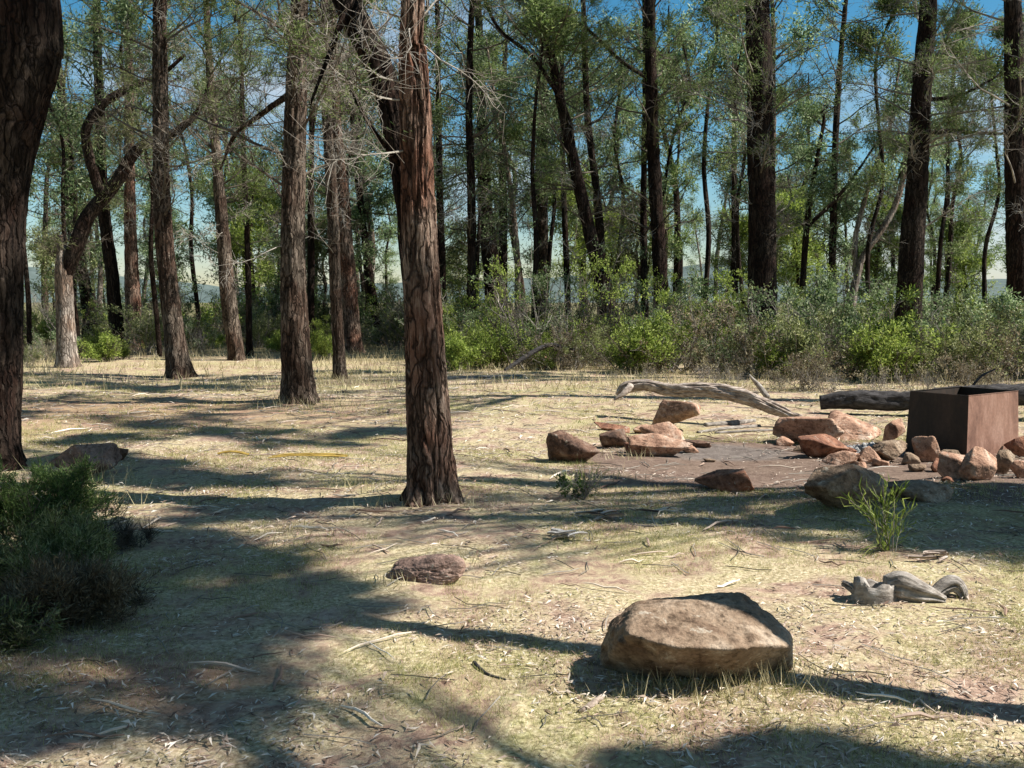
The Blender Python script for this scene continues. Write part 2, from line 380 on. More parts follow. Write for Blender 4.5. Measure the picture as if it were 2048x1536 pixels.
def limbs_and_leaves(rng, starts, dirs, lens, rads, leafy, style, extra_centres=None, dens=1.0, leafscale=1.0):
    """returns (twig verts, quads), (leaf verts, faces)"""
    V = []; Fq = []; off = 0
    def add(v, f):
        nonlocal off
        V.append(v); Fq.append(f + off); off += len(v)
    m = 7
    P = grow_paths(rng, starts, dirs, lens, m, style['wob'], style['up'])
    tt = np.linspace(1, 0.22, m)[None]
    add(*batch_tubes(P, rads[:, None] * tt, 5))
    k = style['twigs']; n = len(starts)
    idx = np.repeat(np.arange(n), k); t = rng.uniform(0.2, 1, len(idx))
    p, d = along(P, idx, t)
    d2 = unit(d + rng.normal(size=d.shape) * 0.75 + np.array([0, 0, style['tup']]))
    l2 = lens[idx] * rng.uniform(0.18, 0.42, len(idx)) * (1.15 - 0.5 * t)
    P2 = grow_paths(rng, p, d2, l2, 5, style['wob'] * 1.2, style['tup'] * 0.4)
    r2 = np.minimum(rads[idx] * 0.4, 0.014) * np.ones(len(idx))
    add(*batch_tubes(P2, r2[:, None] * np.linspace(1, 0.4, 5)[None], 3))
    k3 = style['fine']; i3 = np.repeat(np.arange(len(idx)), k3); t3 = rng.uniform(0.15, 1, len(i3))
    p3, d3 = along(P2, i3, t3)
    d4 = unit(d3 + rng.normal(size=d3.shape) * 0.8); l3 = rng.uniform(0.12, 0.38, len(i3)) * style['finelen']
    P3 = grow_paths(rng, p3, d4, l3, 3, style['wob'] * 1.3, style['droop'])
    add(*batch_tubes(P3, np.full((len(i3), 3), style['finer']) * np.linspace(1, 0.5, 3)[None], 3))
    lf = leafy[idx][i3] * dens
    cnt = rng.poisson(np.maximum(lf, 0) * style['leaves'])
    # clumpy: some twigs are full, some bare
    cl = fbm(p3 * 1.3, 2, int(rng.integers(1000))) ; cnt = (cnt * np.clip(0.8 + cl * 3.6, 0, 2.4)).astype(int)
    i4 = np.repeat(np.arange(len(i3)), cnt)
    lv = np.zeros((0, 3)); lfc = np.zeros((0, 3), int)
    if len(i4):
        p4, dd = along(P3, i4, rng.uniform(0.1, 1, len(i4)))
        p4 = p4 + rng.normal(size=p4.shape) * style['spread']
        D = unit(dd + rng.normal(size=dd.shape) * style['ldir'] + np.array([0, 0, style['ldroop']]))
        lv, lfc = leaves(rng, p4, D, rng.uniform(0.6, 1.3, len(p4)) * style['ll'] * leafscale, rng.uniform(0.7, 1.2, len(p4)) * style['lw'] * leafscale, style['quad'])
    return (np.vstack(V), np.vstack(Fq)), (lv, lfc)

CY = dict(wob=0.13, up=0.03, twigs=8, tup=0.12, fine=6, finelen=1.15, droop=-0.03, finer=0.0035, leaves=13, spread=0.045, ldir=0.5, ldroop=0.1, ll=0.10, lw=0.017, quad=False)
GU = dict(wob=0.20, up=0.05, twigs=7, tup=0.15, fine=6, finelen=1.3, droop=-0.06, finer=0.004, leaves=9, spread=0.09, ldir=0.8, ldroop=-0.5, ll=0.12, lw=0.032, quad=True)
DEAD = dict(CY, leaves=0, twigs=9, fine=5, finelen=0.9, wob=0.24, tup=0.0, finer=0.0022)

def make_crown(rng, curve, rad, zs, nl, lenf, style, leaf0, el=(0.1, 0.7), dens=1.0, leafscale=1.0, rmax=0.03, az=None):
    """curve(z)->xyz, limbs between zs; leaf0 = height from which limbs are leafy"""
    z = zs[0] + (zs[1] - zs[0]) * rng.uniform(0, 1, nl) ** 0.85
    p = np.array([curve(zz) for zz in z])
    a = rng.uniform(0, 2 * np.pi, nl) if az is None else rng.uniform(az[0], az[1], nl)
    e = rng.uniform(el[0], el[1], nl)
    d = np.stack([np.cos(a) * np.cos(e), np.sin(a) * np.cos(e), np.sin(e)], -1)
    ln = np.array([lenf(zz) for zz in z]) * rng.uniform(0.6, 1.25, nl)
    rr = np.minimum(rmax, 0.008 + 0.011 * ln)
    lf = np.clip((z - leaf0) / 1.2 + 0.25, 0, 1) * (z > leaf0 - 1.0)
    return limbs_and_leaves(rng, p, d, ln, rr, lf, style, dens=dens, leafscale=leafscale)

def merge(parts):
    V = []; Fs = {}; off = 0
    for v, f in parts:
        if not isinstance(f, list): f = [f]
        for g in f:
            if len(g): Fs.setdefault(g.shape[1], []).append(g + off)
        V.append(v); off += len(v)
    return np.vstack(V), [np.vstack(x) for x in Fs.values()]

# ------------------------------------------------------------------ trees seen in the photo
def tree(name, poly, label, H=14.0, bark=None, seed=0, nl=34, z0=2.6, leaf0=3.2, style=CY, leafmat=None, ln=(1.6, 2.6), dens=1.0,
         limbs=(), dy=0.0, depth=None, amp=None, flare=0.35, group=None, base=None, twig=None, el=(0.05, 0.7), sides=None, cat='tree', shade=None, trunkname='trunk', dead=0, ldens=0.7, limbmat=None):
    """poly: [(px, py, width_px), ...] from the ground upwards, the first point stands on the ground"""
    rng = np.random.default_rng(seed + 100); dens = dens * .8
    bark = bark or BARK_RED; leafmat = leafmat or CYPRESS
    if base is None:
        b = G(poly[0][0], poly[0][1]) if depth is None else None
        if b is None:
            q = P_at(poly[0][0], 700, depth); b = np.array([q[0], depth, float(terrain(q[0], depth))])
        d = b[1]
        pts = [b - np.array([0, 0, 0.25]), b + np.array([0, 0, 0.02])]; rad = [poly[0][2] * 0.5 * d / F] * 2
        for k, (px, py, w) in enumerate(poly[1:]):
            q = P_at(px, py, d + dy * (k + 1) / len(poly))
            if q[2] <= pts[-1][2] + 0.1: continue
            pts.append(q); rad.append(w * 0.5 * d / F)
        # carry the trunk on above the picture
        top = pts[-1]; slope = (pts[-1] - pts[-2]) / max(0.1, (pts[-1] - pts[-2])[2]); r0 = rad[-1]; z1 = top[2]
        for k in range(1, 4):
            f = k / 3; z = z1 + (H - z1) * f
            if H <= z1 + 0.5: break
            pts.append(top + np.array([slope[0] * 0.6 * (z - z1) + rng.normal() * 0.12, slope[1] * 0.3 * (z - z1) + rng.normal() * 0.12, z - z1]))
            rad.append(r0 * (1 - f) + 0.02 * f)
    else:
        pts, rad = poly; b = np.array([pts[0][0], pts[0][1], float(terrain(pts[0][0], pts[0][1]))]); d = abs(b[1]) + 3
    pts = np.array(pts); rad = np.array(rad)
    t = thing(name, b, label, cat, group)
    w0 = rad[0]
    near = d < 12; leafscale = 0.55 if near else 1.0
    seg = 200 if near else (56 if d < 22 else 22)
    step = 0.014 if near else (0.04 if d < 22 else 0.12)
    if amp is None: amp = min(0.017, w0 * 0.085)
    v, f = big_tube(pts, rad, seg, step, amp, furrows=max(6, int(w0 * 60)), seed=seed, flare=0, horizontal=True, lump=0.09)
    # flare the foot
    if flare:
        hz = v[:, 2] - b[2]; cx = np.interp(v[:, 2], pts[:, 2], pts[:, 0]); cyy = np.interp(v[:, 2], pts[:, 2], pts[:, 1])
        A = np.arctan2(v[:, 1] - cyy, v[:, 0] - cx)
        k = flare * (np.exp(-np.maximum(hz, 0) / 0.12) * 0.8 + np.exp(-np.maximum(hz, 0) / 0.45) * 0.35) * (0.8 + 0.45 * np.cos(A * 4 + seed) + 0.25 * np.cos(A * 7 + seed * 2))
        v[:, 0] += (v[:, 0] - cx) * k; v[:, 1] += (v[:, 1] - cyy) * k
    mesh_obj(trunkname, v - b, f, bark, t, smooth=True)
    def curve(z): return np.array([np.interp(z, pts[:, 2], pts[:, 0]), np.interp(z, pts[:, 2], pts[:, 1]), z])
    def cr(z): return float(np.interp(z, pts[:, 2], rad))
    for lm in limbs:
        lp = [P_at(px, py, d + dd) for px, py, w, dd in lm]; lr = [w * 0.5 * d / F for px, py, w, dd in lm]
        if lm[-1][1] <= 5:      # carries on above the frame
            dv = lp[-1] - lp[-2]; dv = dv / np.linalg.norm(dv); dv[2] = max(dv[2], 0.35)
            lp += [lp[-1] + dv * 1.3, lp[-1] + dv * 2.8 + np.array([0, 0, .5])]; lr += [lr[-1] * 0.7, lr[-1] * 0.25]
        lv, lfc = big_tube(lp, lr, 72 if near else 14, 0.03 if near else 0.06, min(0.012, lr[0] * 0.12), 7, seed + 5)
        mesh_obj('limb', lv - b, lfc, limbmat or bark, t, smooth=True)
        # side twigs of this limb
        lp = np.array(lp)
    ztop = pts[-1][2]
    parts = []
    if nl:
        parts.append(make_crown(rng, curve, cr, (z0, ztop - 0.3), nl, lambda z: ln[0] + (ln[1] - ln[0]) * math.sin(math.pi * min(1, max(0, (z - z0) / (ztop - z0)))) , style, leaf0, el, dens, leafscale, az=sides))
    for lm in limbs:
        lp = np.array([P_at(px, py, d + dd) for px, py, w, dd in lm]); ns = 1 if near else 9
        s = spline(lp, 40)[rng.integers(12, 40, ns)]
        dd_ = rng.normal(size=(ns, 3)) + np.array([0, 0, 0.5]); lens_ = rng.uniform(0.5, 1.3, ns) * (0.6 if near else 1)
        parts.append(limbs_and_leaves(rng, s, unit(dd_), lens_, np.full(ns, 0.010), np.full(ns, ldens), style, dens=dens, leafscale=leafscale))
    if shade:
        for (c, r, n) in shade:
            c = np.array(c); zz = min(max(c[2] - 1.2, 2.2), ztop - 0.5); st = curve(zz)
            s = np.tile(st, (n, 1)) ; tgt = c + rng.normal(size=(n, 3)) * np.array([r, r, r * 0.5]) * 0.6
            dv = tgt - s; L_ = np.linalg.norm(dv, axis=1)
            s2 = s + dv * 0.0
            parts.append(limbs_and_leaves(rng, s2, unit(dv) , L_ * 1.05, 0.008 + 0.004 * L_, np.full(n, 0.0), dict(style, wob=0.04, up=0.0, twigs=2, fine=3), dens=dens))
            # dense end of the bough
            s3 = np.vstack([tgt, tgt + rng.normal(size=(n, 3)) * r * .4]); n2_ = 2 * n; parts.append(limbs_and_leaves(rng, s3, unit(rng.normal(size=(n2_, 3))), np.full(n2_, r * 1.0), np.full(n2_, 0.008), np.full(n2_, 2.2), dict(style, finelen=min(1.0, r * 2)), dens=dens))
    if dead:
        zt = 1.6 + 0.34 * d; zz0 = min(z0, 2.3) if not near else 2.6
        a_, b_ = make_crown(rng, curve, cr, (zz0, min(zt, ztop - .5)), dead, lambda z: 0.6 + 0.035 * d, dict(DEAD, finer=0.0016 + 0.0001 * d), 99, (-0.35, 0.7), 0, 1, 0.009)
        core = np.array([curve(q_) for q_ in np.linspace(zz0, min(zt, ztop - .5), 24)])[None]
        a_ = merge([a_, batch_tubes(core, np.full((1, 24), .008), 3)])
        mesh_obj('dead_twigs', a_[0] - b, a_[1], TWIG_PALE, t)
    if parts:
        zc_ = np.linspace(2.0 if dead else max(1.5, z0 - .5), ztop - .1, 24); core = np.array([curve(q_) for q_ in zc_])[None]
        parts.append((batch_tubes(core, np.full((1, 24), .012), 3), (np.zeros((0, 3)), [])))
        tv, tf = merge([p[0] for p in parts]); mesh_obj('branches', tv - b, tf, twig or TWIG_DARK, t)
        lv_, lf_ = merge([p[1] for p in parts if len(p[1][0])]) if any(len(p[1][0]) for p in parts) else (np.zeros((0, 3)), [])
        if len(lv_): mesh_obj('crown', lv_ - b, lf_, leafmat, t)
    return t, b

# mounds of earth at the feet of trees and rocks
MOUNDS += [(-0.65, 8.2, 0.55, 0.06), (2.9, 7.3, 0.9, 0.05), (4.2, 8.4, 1.0, 0.07), (-3.4, 15.6, 0.9, 0.06), (-0.5, 6.6, 1.2, 0.03)]

tree('tree', [(-50, 932, 150), (-38, 700, 142), (-24, 400, 140), (2, 230, 160), (28, 120, 162), (30, 0, 156)],
     'huge dark rough-barked tree cut off by the left edge of the photo', H=15, bark=BARK_DARK, seed=1, nl=44, z0=4.8, leaf0=5, ln=(2, 3))
tree('tree', [(866, 1000, 92), (858, 850, 82), (845, 600, 68), (836, 400, 60), (830, 200, 56), (825, 100, 48), (826, 0, 42)],
     'large sunlit tree with furrowed red brown bark and dark forked limb, nearest in the middle', H=13, bark=BARK_RED, seed=2, nl=30, z0=5.0, leaf0=5.0, ln=(1.5, 2.6), dead=9, ldens=0.12, limbmat=BARK_DARK,  # limbs take the dark bark, so their shade is painted in
     shade=[(np.array([-5.0, 9.65, 0.5 + 1.3 * k_]) + SUN / SUN[2] * 4.9 + np.array([0, .25 * (k_ % 2), 0]), .55, 4) for k_ in range(5)],
     limbs=[[(836, 580, 40, 0.12), (812, 400, 42, 0.20), (794, 280, 46, 0.3), (765, 150, 52, 0.4), (716, 50, 54, 0.5), (676, -40, 54, 0.6)],
            [(700, 0, 16, 0.4), (650, 130, 7, 0.2), (620, 210, 3, 0.1)], [(800, 330, 10, 0.1), (740, 250, 6, -0.1), (700, 180, 4, -0.2)]], flare=0.36)
tree('tree', [(598, 803, 64), (588, 620, 52), (585, 450, 44), (590, 250, 40), (595, 100, 34), (600, 0, 30)],
     'stout furrowed grey brown tree left of the largest middle trunk, rising from dry straw', H=14, bark=BARK_GREY, seed=3, dead=26, nl=44, z0=2.8, leaf0=4.0, ln=(1.6, 2.4),
     limbs=[[(590, 180, 14, 0), (520, 230, 10, 0.2), (470, 270, 7, 0.4), (440, 340, 3, 0.6)]])
tree('tree', [(680, 758, 24), (672, 600, 22), (665, 420, 22), (655, 250, 19), (650, 100, 16), (648, 0, 13)],
     'slender pale trunk standing between the stout grey brown tree and the largest trunk', H=12, bark=BARK_GREY, seed=4, dead=26, nl=38, z0=3.0, leaf0=4.2, ln=(1.2, 1.9), flare=0.3)
tree('tree', [(705, 706, 36), (700, 600, 32), (688, 450, 28), (676, 300, 22), (668, 150, 18), (664, 0, 14)],
     'red brown trunk with a blackened foot just behind the slender pale trunk', H=14, bark=BARK_RED, seed=5, nl=34, z0=3.5, leaf0=4)
tree('tree', [(360, 755, 46), (340, 600, 36), (325, 420, 31), (321, 200, 27), (320, 0, 23)],
     'tall straight trunk with a flared foot alone on the left clearing edge', H=15, bark=BARK_GREY, seed=6, dead=26, nl=44, z0=3.2, leaf0=5.0, ln=(1.6, 2.4))
tree('tree', [(187, 690, 26), (168, 560, 22), (145, 450, 20), (130, 250, 17), (112, 100, 14), (105, 0, 12)],
     'dark trunk leaning left, nearest to the huge tree at the left edge', H=13, bark=BARK_DARK, seed=7, nl=34, z0=3.0, leaf0=3.6)
tree('tree', [(237, 700, 28), (225, 560, 25), (206, 400, 21), (199, 200, 17), (194, 0, 13)],
     'dark leaning trunk between the gnarled forked tree and the reddish trunk', H=15, bark=BARK_DARK, seed=8, nl=32, z0=4, leaf0=4.6)
tree('tree', [(271, 702, 32), (264, 560, 27), (260, 400, 20), (258, 150, 15), (256, 0, 12)],
     'reddish trunk, rightmost of the close group of trunks at the left', H=15, bark=BARK_RED, seed=9, nl=32, z0=4, leaf0=4.6)
tree('tree', [(137, 735, 38), (130, 620, 32), (127, 545, 30), (122, 470, 10)],
     'gnarled grey tree with two big curving limbs at the left', H=3.6, bark=BARK_PALE, limbmat=BARK_DARK, seed=10, nl=6, z0=2.3, leaf0=2.4, ln=(.5, .9),
     limbs=[[(128, 555, 26, 0), (150, 500, 30, 0), (178, 430, 28, .1), (232, 365, 24, .2), (275, 300, 20, .2), (340, 270, 16, .3), (395, 225, 9, .3), (420, 160, 4, .2)],
            [(205, 400, 20, .1), (180, 320, 18, 0), (172, 260, 18, -.1), (205, 210, 16, -.1), (260, 175, 14, 0), (320, 150, 9, .1), (370, 110, 4, .1)]], leafmat=OLIVE)
tree('tree', [(474, 720, 28), (457, 600, 30), (445, 450, 24), (432, 300, 17), (420, 150, 13), (412, 0, 10)],
     'slightly leaning dark trunk midway between the flared-foot trunk and the stout grey brown tree', H=13, bark=BARK_GREY, seed=11, dead=26, nl=36, z0=3.0, leaf0=3.6)
tree('tree', [(499, 712, 12), (495, 500, 11), (487, 300, 9), (480, 60, 7)],
     'very thin dark stem just right of the slightly leaning dark trunk', H=10, bark=BARK_DARK, seed=12, nl=26, z0=2.6, leaf0=3.0, ln=(1.0, 1.4), dens=0.8)
tree('tree', [(766, 692, 19), (746, 600, 17), (726, 450, 13), (710, 300, 10), (698, 120, 8)],
     'thin trunk leaning left, immediately left of the largest middle trunk', H=11, bark=BARK_DARK, seed=13, nl=28, z0=2.8, leaf0=3.3)
tree('tree', [(888, 700, 18), (884, 550, 15), (880, 400, 13), (876, 150, 10), (874, 0, 8)],
     'thin trunk just peeking past the right side of the largest middle trunk', H=12, bark=BARK_DARK, seed=14, nl=28, z0=3.2, leaf0=4)
tree('tree', [(942, 712, 20), (943, 600, 18), (943, 400, 16), (938, 200, 13), (945, 0, 10)],
     'slim dark trunk, first in the scrub to the right of the largest middle trunk', H=13, bark=BARK_DARK, seed=15, dead=26, nl=32, z0=2.8, leaf0=3.2, style=GU, leafmat=GUM)
tree('tree', [(992, 690, 42), (986, 560, 36), (972, 440, 30), (966, 300, 22), (962, 150, 16), (955, 0, 12)],
     'thick dark trunk that bends left above the green scrub, beside a thinner companion', H=14, bark=BARK_DARK, seed=16, nl=34, z0=3.2, leaf0=3.4, style=GU, leafmat=GUM)
tree('tree', [(1006, 686, 18), (1006, 560, 17), (1006, 400, 15), (1004, 250, 12), (1010, 100, 9)],
     'thinner straight trunk touching the thick bent dark trunk', H=12, bark=BARK_DARK, seed=17, nl=28, z0=3, leaf0=3.4, style=GU, leafmat=GUM)
tree('tree', [(1081, 684, 32), (1082, 560, 30), (1082, 400, 27), (1085, 280, 22), (1086, 150, 16), (1084, 0, 11)],
     'straight mid-distance trunk halfway between the bent dark trunk and the long leaning trunk', H=12, bark=BARK_GREY, seed=18, nl=30, z0=3.2, leaf0=3.6, style=GU, leafmat=GUM)
tree('tree', [(1226, 714, 42), (1203, 560, 34), (1176, 450, 26), (1142, 300, 21), (1110, 150, 17), (1076, 0, 13)],
     'long trunk leaning strongly left out of the scrub behind the pale fallen log', H=11, bark=BARK_DARK, seed=19, dead=26, nl=32, z0=3.4, leaf0=4.0,
     limbs=[[(1150, 330, 10, 0), (1135, 230, 8, -.2), (1070, 120, 7, -.4), (1000, 60, 6, -.5), (960, -20, 5, -.6)]])
tree('tree', [(1214, 706, 24), (1205, 560, 19), (1195, 400, 15), (1175, 230, 12), (1166, 0, 8)],
     'thinner trunk rising beside the long leaning trunk from the same foot', H=12, bark=BARK_DARK, seed=20, nl=30, z0=3.2, leaf0=3.8)
tree('tree', [(1328, 712, 34), (1320, 540, 28), (1312, 400, 25), (1303, 200, 22), (1300, 0, 19)],
     'dark upright trunk behind the middle of the pale fallen log', H=14, bark=BARK_DARK, seed=21, nl=38, z0=3.0, leaf0=4.2,
     limbs=[[(1300, 160, 8, 0), (1240, 120, 7, -.3), (1172, 57, 6, -.5), (1100, 20, 5, -.7), (1050, -10, 4, -.8)]])
tree('tree', [(1291, 706, 15), (1288, 540, 14), (1287, 400, 12), (1290, 200, 10), (1288, 0, 8)],
     'thin stem close on the left of the dark upright trunk', H=12, bark=BARK_DARK, seed=22, nl=24, z0=3, leaf0=3.6)
tree('tree', [(1527, 722, 66), (1525, 600, 56), (1524, 400, 52), (1520, 200, 50), (1515, 0, 45)],
     'broad dark trunk with stringy bark and pale dead twigs, thickest in the right-hand scrub', H=15, bark=BARK_DARK, seed=23, dead=26, nl=60, z0=2.8, leaf0=4.6, ln=(1.6, 2.4), twig=TWIG, dens=0.9)
tree('tree', [(1813, 718, 54), (1822, 520, 47), (1835, 350, 40), (1846, 150, 35), (1858, 0, 31)],
     'dark trunk leaning right, behind the left end of the rusty steel box', H=14, bark=BARK_DARK, seed=24, dead=26, nl=46, z0=3.0, leaf0=4.8, ln=(1.6, 2.6), twig=TWIG,
     limbs=[[(1845, 268, 10, 0), (1900, 262, 8, -.1), (1960, 266, 6, -.2), (2030, 268, 4, -.3)], [(1850, 200, 8, 0), (1920, 190, 6, -.3), (2000, 150, 4, -.5)]])
tree('tree', [(2042, 722, 46), (2036, 520, 42), (2030, 300, 37), (2026, 0, 31)],
     'dark straight trunk at the right edge of the photo', H=14, bark=BARK_DARK, seed=25, dead=26, nl=44, z0=3.0, leaf0=4.4, ln=(1.6, 2.6), twig=TWIG)
tree('tree', [(1658, 694, 15), (1664, 540, 14), (1670, 300, 12), (1680, 130, 10), (1692, 0, 8)],
     'slim dark trunk against the bright sky gap right of the broad stringy trunk', H=13, bark=BARK_DARK, seed=26, nl=28, z0=3.5, leaf0=4.4)
tree('tree', [(1600, 696, 13), (1606, 560, 12), (1616, 430, 11), (1630, 340, 8), (1648, 240, 6)],
     'thin stem curving right, close to the right of the broad stringy trunk', H=8, bark=BARK_DARK, seed=27, nl=18, z0=3, leaf0=3.4, style=GU, leafmat=GUM, ln=(1, 1.6),
     limbs=[[(1612, 455, 9, 0), (1665, 405, 7, .1), (1710, 350, 5, .2), (1750, 290, 3, .2)]])
tree('tree', [(1688, 702, 18), (1712, 560, 15), (1728, 510, 14), (1770, 450, 13), (1800, 380, 11), (1822, 250, 8), (1830, 120, 5)],
     'pale crooked sapling leaning right towards the dark leaning trunk', H=9, bark=BARK_PALE, seed=28, nl=22, z0=3, leaf0=3.6, style=GU, leafmat=GUM, ln=(1, 1.6),
     limbs=[[(1712, 560, 11, 0), (1712, 470, 10, .2), (1745, 350, 8, .3), (1780, 250, 6, .4), (1800, 120, 4, .4)]])
tree('tree', [(1136, 690, 13), (1134, 560, 12), (1126, 340, 10), (1124, 100, 7)],
     'thin straight stem just left of the long leaning trunk', H=11, bark=BARK_DARK, seed=29, nl=24, z0=3, leaf0=3.4, style=GU, leafmat=GUM, ln=(1.2, 1.8))
tree('tree', [(1472, 698, 14), (1470, 540, 12), (1468, 340, 10), (1470, 100, 8)],
     'thin straight stem just left of the broad stringy trunk', H=12, bark=BARK_DARK, seed=30, nl=26, z0=2.8, leaf0=3.2, ln=(1.2, 1.8), style=GU, leafmat=GUM)
tree('tree', [(620, 694, 15), (622, 540, 14), (622, 350, 11), (626, 100, 8)],
     'thin trunk seen between the stout grey brown tree and the slender pale trunk', H=12, bark=BARK_DARK, seed=31, nl=28, z0=2.8, leaf0=3.2, ln=(1.2, 2))

# trees beyond the right edge of the view that throw the shadows on the clearing
def shade_centre(px, py, h):
    g = G(px, py); return g + SUN / SUN[2] * h
A0, B0 = G(700, 1240), G(2048, 1432)
dirn = (B0 - A0); 
foot = B0 + dirn * 0.5; Q = B0 - dirn * 1.9; topp = Q + SUN / SUN[2] * 7.0
pts = [foot + (topp - foot) * f for f in (-0.03, 0, 0.35, 0.7, 1.0)]
tree('tree', (pts, [0.10, 0.095, 0.085, 0.07, 0.03]), 'slim leaning tree just outside the right edge whose trunk shades the boulder', base=True, bark=BARK_GREY, seed=40, nl=12, z0=5.2, leaf0=5, ln=(.7, 1.2),
     shade=[(shade_centre(560, 1160, 6.6), .25, 4), (shade_centre(330, 1190, 6.9), .4, 5), (shade_centre(430, 1120, 7.2), .2, 3)])
def vertical(x, y, H, r, lean=(0, 0)):
    z = float(terrain(x, y)); return ([np.array([x + lean[0] * f, y + lean[1] * f, z - 0.2 + (H + .2) * f]) for f in (0, .03, .3, .65, 1)], [r, r, r * .85, r * .6, .03])
tree('tree', vertical(7.4, 1.7, 11, 0.17, (-.8, .1)), 'tree beyond the right edge shading the near right corner', base=True, bark=BARK_GREY, seed=41, nl=3, z0=8, leaf0=6, ln=(1, 1.6),
     shade=[(shade_centre(1250, 1585, 5.2), .16, 5), (shade_centre(1500, 1585, 5.4), .18, 6), (shade_centre(1780, 1575, 5.0), .18, 6), (shade_centre(2060, 1585, 5.0), .18, 5), (shade_centre(240, 1290, 8.5), .45, 8), (shade_centre(400, 1260, 8.3), .4, 7), (shade_centre(120, 1200, 9), .5, 8), (shade_centre(60, 1370, 8.8), .5, 6), (shade_centre(500, 1215, 8.0), .3, 5), (shade_centre(40, 1450, 8.4), .25, 4)])
tree('tree', vertical(8.6, 6.2, 11, 0.2, (-.5, 0)), 'tree beyond the right edge shading the ground by the spiky plant', base=True, bark=BARK_GREY, seed=42, nl=3, z0=9, leaf0=6, ln=(1.2, 1.8),
     shade=[(shade_centre(1960, 1060, 5.2), .4, 12), (shade_centre(2040, 1090, 5.4), .4, 11), (shade_centre(1880, 1050, 5.6), .35, 9), (shade_centre(1980, 995, 5.0), .35, 9), (shade_centre(2050, 1020, 5.0), .35, 9), (shade_centre(1430, 1018, 5.6), .07, 2), (shade_centre(1560, 1040, 5.6), .08, 2), (shade_centre(1690, 1035, 5.4), .12, 3)])
tree('tree', vertical(10.5, 7.4, 12, 0.2, (-.8, 0)), 'tree beyond the right edge shading the middle of the clearing', base=True, bark=BARK_GREY, seed=43, nl=3, z0=9.5, leaf0=7, ln=(1.2, 2),
     shade=[(shade_centre(640, 880, 10.6), .35, 6), (shade_centre(430, 965, 8.6), .28, 7), (shade_centre(540, 1025, 8.2), .25, 7), (shade_centre(290, 955, 9.4), .3, 8), (shade_centre(130, 925, 9.6), .35, 9), (shade_centre(330, 1085, 9.0), .3, 8), (shade_centre(470, 1110, 8.6), .25, 7), (shade_centre(230, 1150, 9.2), .3, 7), (shade_centre(1010, 978, 6.0), .08, 2), (shade_centre(100, 1060, 10), .5, 6), (shade_centre(560, 1130, 7.8), .25, 5)])
tree('tree', vertical(9.4, 15.5, 14, 0.22, (-.6, 0)), 'tree beyond the right edge shading the left of the clearing', base=True, bark=BARK_GREY, seed=44, nl=3, z0=11, leaf0=8, ln=(1.2, 2),
     shade=[(shade_centre(420, 862, 11), .5, 7), (shade_centre(300, 843, 12), .5, 7), (shade_centre(730, 862, 11), .4, 6), (shade_centre(90, 832, 13), .6, 7), (shade_centre(500, 815, 11.5), .3, 5), (shade_centre(230, 880, 11.6), .3, 5)])
tree('tree', vertical(12.2, 19.5, 15, 0.22, (-.6, 0)), 'tree beyond the right edge shading the back of the clearing', base=True, bark=BARK_GREY, seed=45, nl=3, z0=12, leaf0=8, ln=(1.2, 2),
     shade=[(shade_centre(120, 765, 14), .8, 8), (shade_centre(270, 775, 13.5), .7, 8), (shade_centre(450, 778, 13), .6, 7), (shade_centre(500, 755, 13), .6, 6), (shade_centre(740, 742, 12.5), .7, 6), (shade_centre(960, 748, 12), .8, 6), (shade_centre(330, 800, 12.5), .3, 5), (shade_centre(1150, 760, 11), .5, 5)])

# ------------------------------------------------------------------ background forest (copies of a few kinds)
def proto_tree(seed, H, r, z0, leaf0, nl, style, leafmat, bark, ln, lean, label, group, dens=.85, ls=1.6):
    rng = np.random.default_rng(seed)
    z = np.linspace(0, 1, 7)
    pts = np.stack([lean * z + rng.normal(0, 0.08, 7) * z * 3, rng.normal(0, 0.08, 7) * z * 3, -0.4 + (H + .4) * z], -1)
    rad = r * (1 - z) ** 0.8 + 0.02
    t = thing('tree', (0, 0, 0), label, 'tree', group)
    v, f = big_tube(pts, rad, 12, 0.25, r * 0.1, 6, seed, horizontal=True, lump=.12)
    mesh_obj('trunk', v, f, bark, t, smooth=True)
    def curve(zz): return np.array([np.interp(zz, pts[:, 2], pts[:, 0]), np.interp(zz, pts[:, 2], pts[:, 1]), zz])
    a, b = make_crown(rng, curve, None, (z0, H - 0.3), nl, lambda zz: ln * (0.55 + 0.6 * math.sin(math.pi * min(1, (zz - z0) / (H - z0)))), style, leaf0, (0.0, 0.8), dens, ls, az=None)
    core = np.array([curve(q_) for q_ in np.linspace(max(.3, z0 - .3), H - .1, 20)])[None]
    a = merge([a, batch_tubes(core, np.full((1, 20), .012), 3)])
    mesh_obj('branches', a[0], a[1], TWIG_DARK, t); mesh_obj('crown', b[0], b[1], leafmat, t)
    return t
GB = dict(GU, fine=3, leaves=11, spread=0.17, finer=0.008)
CB = dict(CY, fine=3, leaves=16, spread=0.13, finer=0.006, lw=0.026)
LB = ['slim dark cypress standing far back among the other trees of the forest', 'leafy grey green gum standing far back among the other trees of the forest',
      'young bushy tree with foliage down to the scrub, far back in the forest']
POLE = 'very thin dark pole-like trunk with a sparse crown, far back in the forest'
